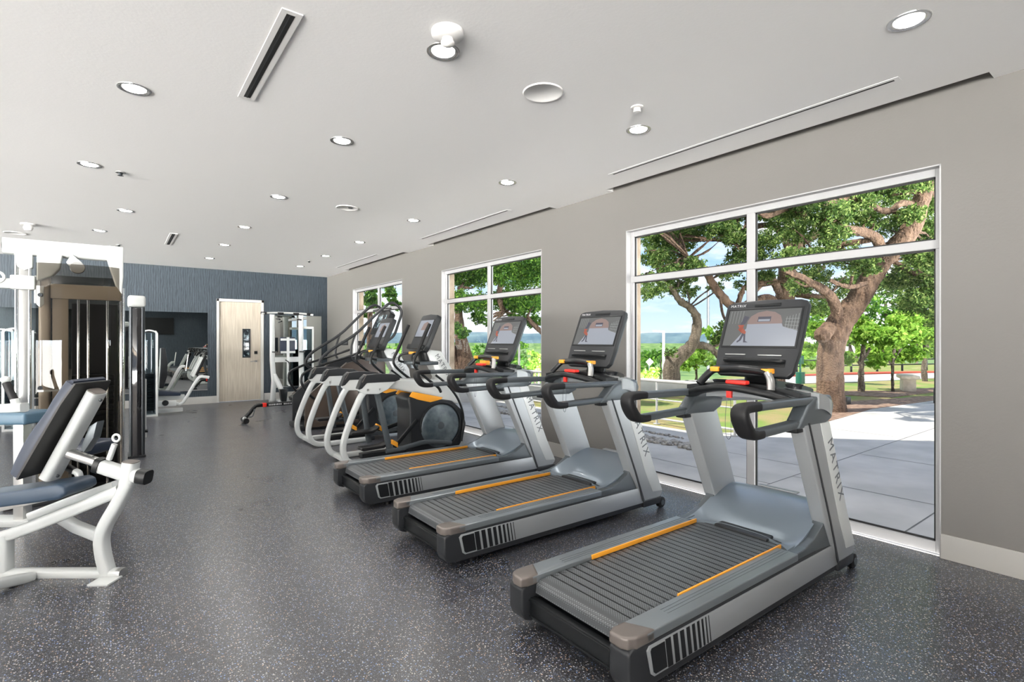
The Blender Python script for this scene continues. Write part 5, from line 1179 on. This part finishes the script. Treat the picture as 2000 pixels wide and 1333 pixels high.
MB().cyl((.0, 0, .12), (.0, 0, .47), .13, 20).build('bin', M['greenp'], r)
MB().box(-.12, .12, -.06, .06, .72, .98, .01).build('bag_dispenser', M['greenp'], r)
b0 = onZ(1773, 764, gz)
r = empty('stone_bench', (b0.x, b0.y, gz), 'pale stone bench on the lawn under the young trees', 'bench', rz=.4)
M['limestone'] = vary(mat('pale_stone', (.6, .52, .42), .8), (.50, .43, .34), (.68, .60, .50), 8)
MB().box(-.50, .50, -.22, .22, .36, .46, .03).build('seat_slab', M['limestone'], r)
MB().prism([(-.36, 0), (.36, 0), (.30, .36), (-.34, .36)], -.15, .15, 'y', .02).build('pedestal', M['limestone'], r)
b0 = onZ(1651, 790, gz); tag(MB().box(-.11, .11, -.08, .08, 0, .17, .015).build('utility_box', M['darkgrey'], None, 35, (b0.x, b0.y, gz)), 'small dark utility box on the grass right of the big oak trunk', 'utility box')
b0 = onZ(1827, 790, gz); tag(MB().lathe([(.0001, 0), (.11, 0), (.11, .30), (.09, .40), (.0001, .42)]).build('bollard', M['darkgrey'], None, 35, (b0.x + .3, b0.y - .0, gz)), 'short dark bollard at the right edge of the pavement', 'bollard')
# dark rail fence beyond the road
a, b = onZ(1500, 730, gz), onZ(1900, 722, gz); d_ = (b - a); r = empty('rail_fence', (a.x, a.y, gz), 'low dark rail fence behind the red curb', 'fence')
MB().tube([(0, 0, .55), (d_.x, d_.y, .55)], .04, 8).tube([(0, 0, .30), (d_.x, d_.y, .30)], .03, 8).build('fence_rail', M['darkmetal'], r)
for k in range(9): MB().tube([(d_.x * k / 8, d_.y * k / 8, 0), (d_.x * k / 8, d_.y * k / 8, .6)], .05, 8).build('fence_post', M['darkmetal'], r)
# parked car
b0 = onZ(1840, 733, gz)
r = empty('parked_car', (b0.x + 2.2, b0.y - 1.6, gz), 'silver parked car half hidden at the right side of the window', 'car', rz=-.5)
M['carpaint'] = mat('silver_car_paint', (.5, .51, .53), .25, .6, coat=.5)
MB().prism([(-2.2, .35), (2.2, .35), (2.25, .75), (2.1, .92), (1.35, 1.0), (.95, 1.45), (-1.6, 1.5), (-2.15, 1.0)], -.9, .9, 'y', .07, 3).build('body', M['carpaint'], r)
MB().prism([(-1.95, 1.02), (1.22, 1.0), (.88, 1.38), (-1.55, 1.42)], -.905, .905, 'y', .02).build('side_windows', M['gblack'], r)
for x in (-1.4, 1.4):
    for s in (-1, 1): MB().lathe([(.0001, -.1), (.3, -.1), (.34, -.06), (.34, .06), (.3, .1), (.0001, .1)], c=(x, s * .82, .34), axis='y', seg=24).build('wheel', M['rubber'], r)
# road with a sign down the slope and pale building beyond the trees
b0 = at(1268, 712, 45); r = empty('road_sign', (b0.x, b0.y, -6), 'small pale diamond road sign down the slope at the left of the window', 'road sign')
MB().cyl((0, 0, 0), (0, 0, b0.z + 6), .05, 8).build('sign_post', M['gunmetal'], r)
q = MB().box(-.24, .24, -.02, .02, -.24, .24); q.bm.transform(Matrix.Translation((0, -.05, b0.z + 6.2)) @ Matrix.Rotation(-YAW, 4, 'Z') @ Matrix.Rotation(PI / 4, 4, 'Y')); q.build('sign_plate', M['winframe'], r, 0)
b0 = at(1675, 690, 60); r = empty('white_building', (b0.x, b0.y, gz - .5), 'low white building glimpsed behind the young trees', 'building', rz=-YAW)
MB().box(-5, 6, 0, 6, 0, 4.3).build('wall', M['white'], r, 0)
MB().box(-5.2, 6.2, -.2, 6.2, 4.3, 4.6).build('roof', M['gunmetal'], r, 0)
for k in range(4): MB().box(-4 + k * 2.5, -2.6 + k * 2.5, -.03, .0, 1.2, 2.6).build('window', M['gblack'], r, 0)
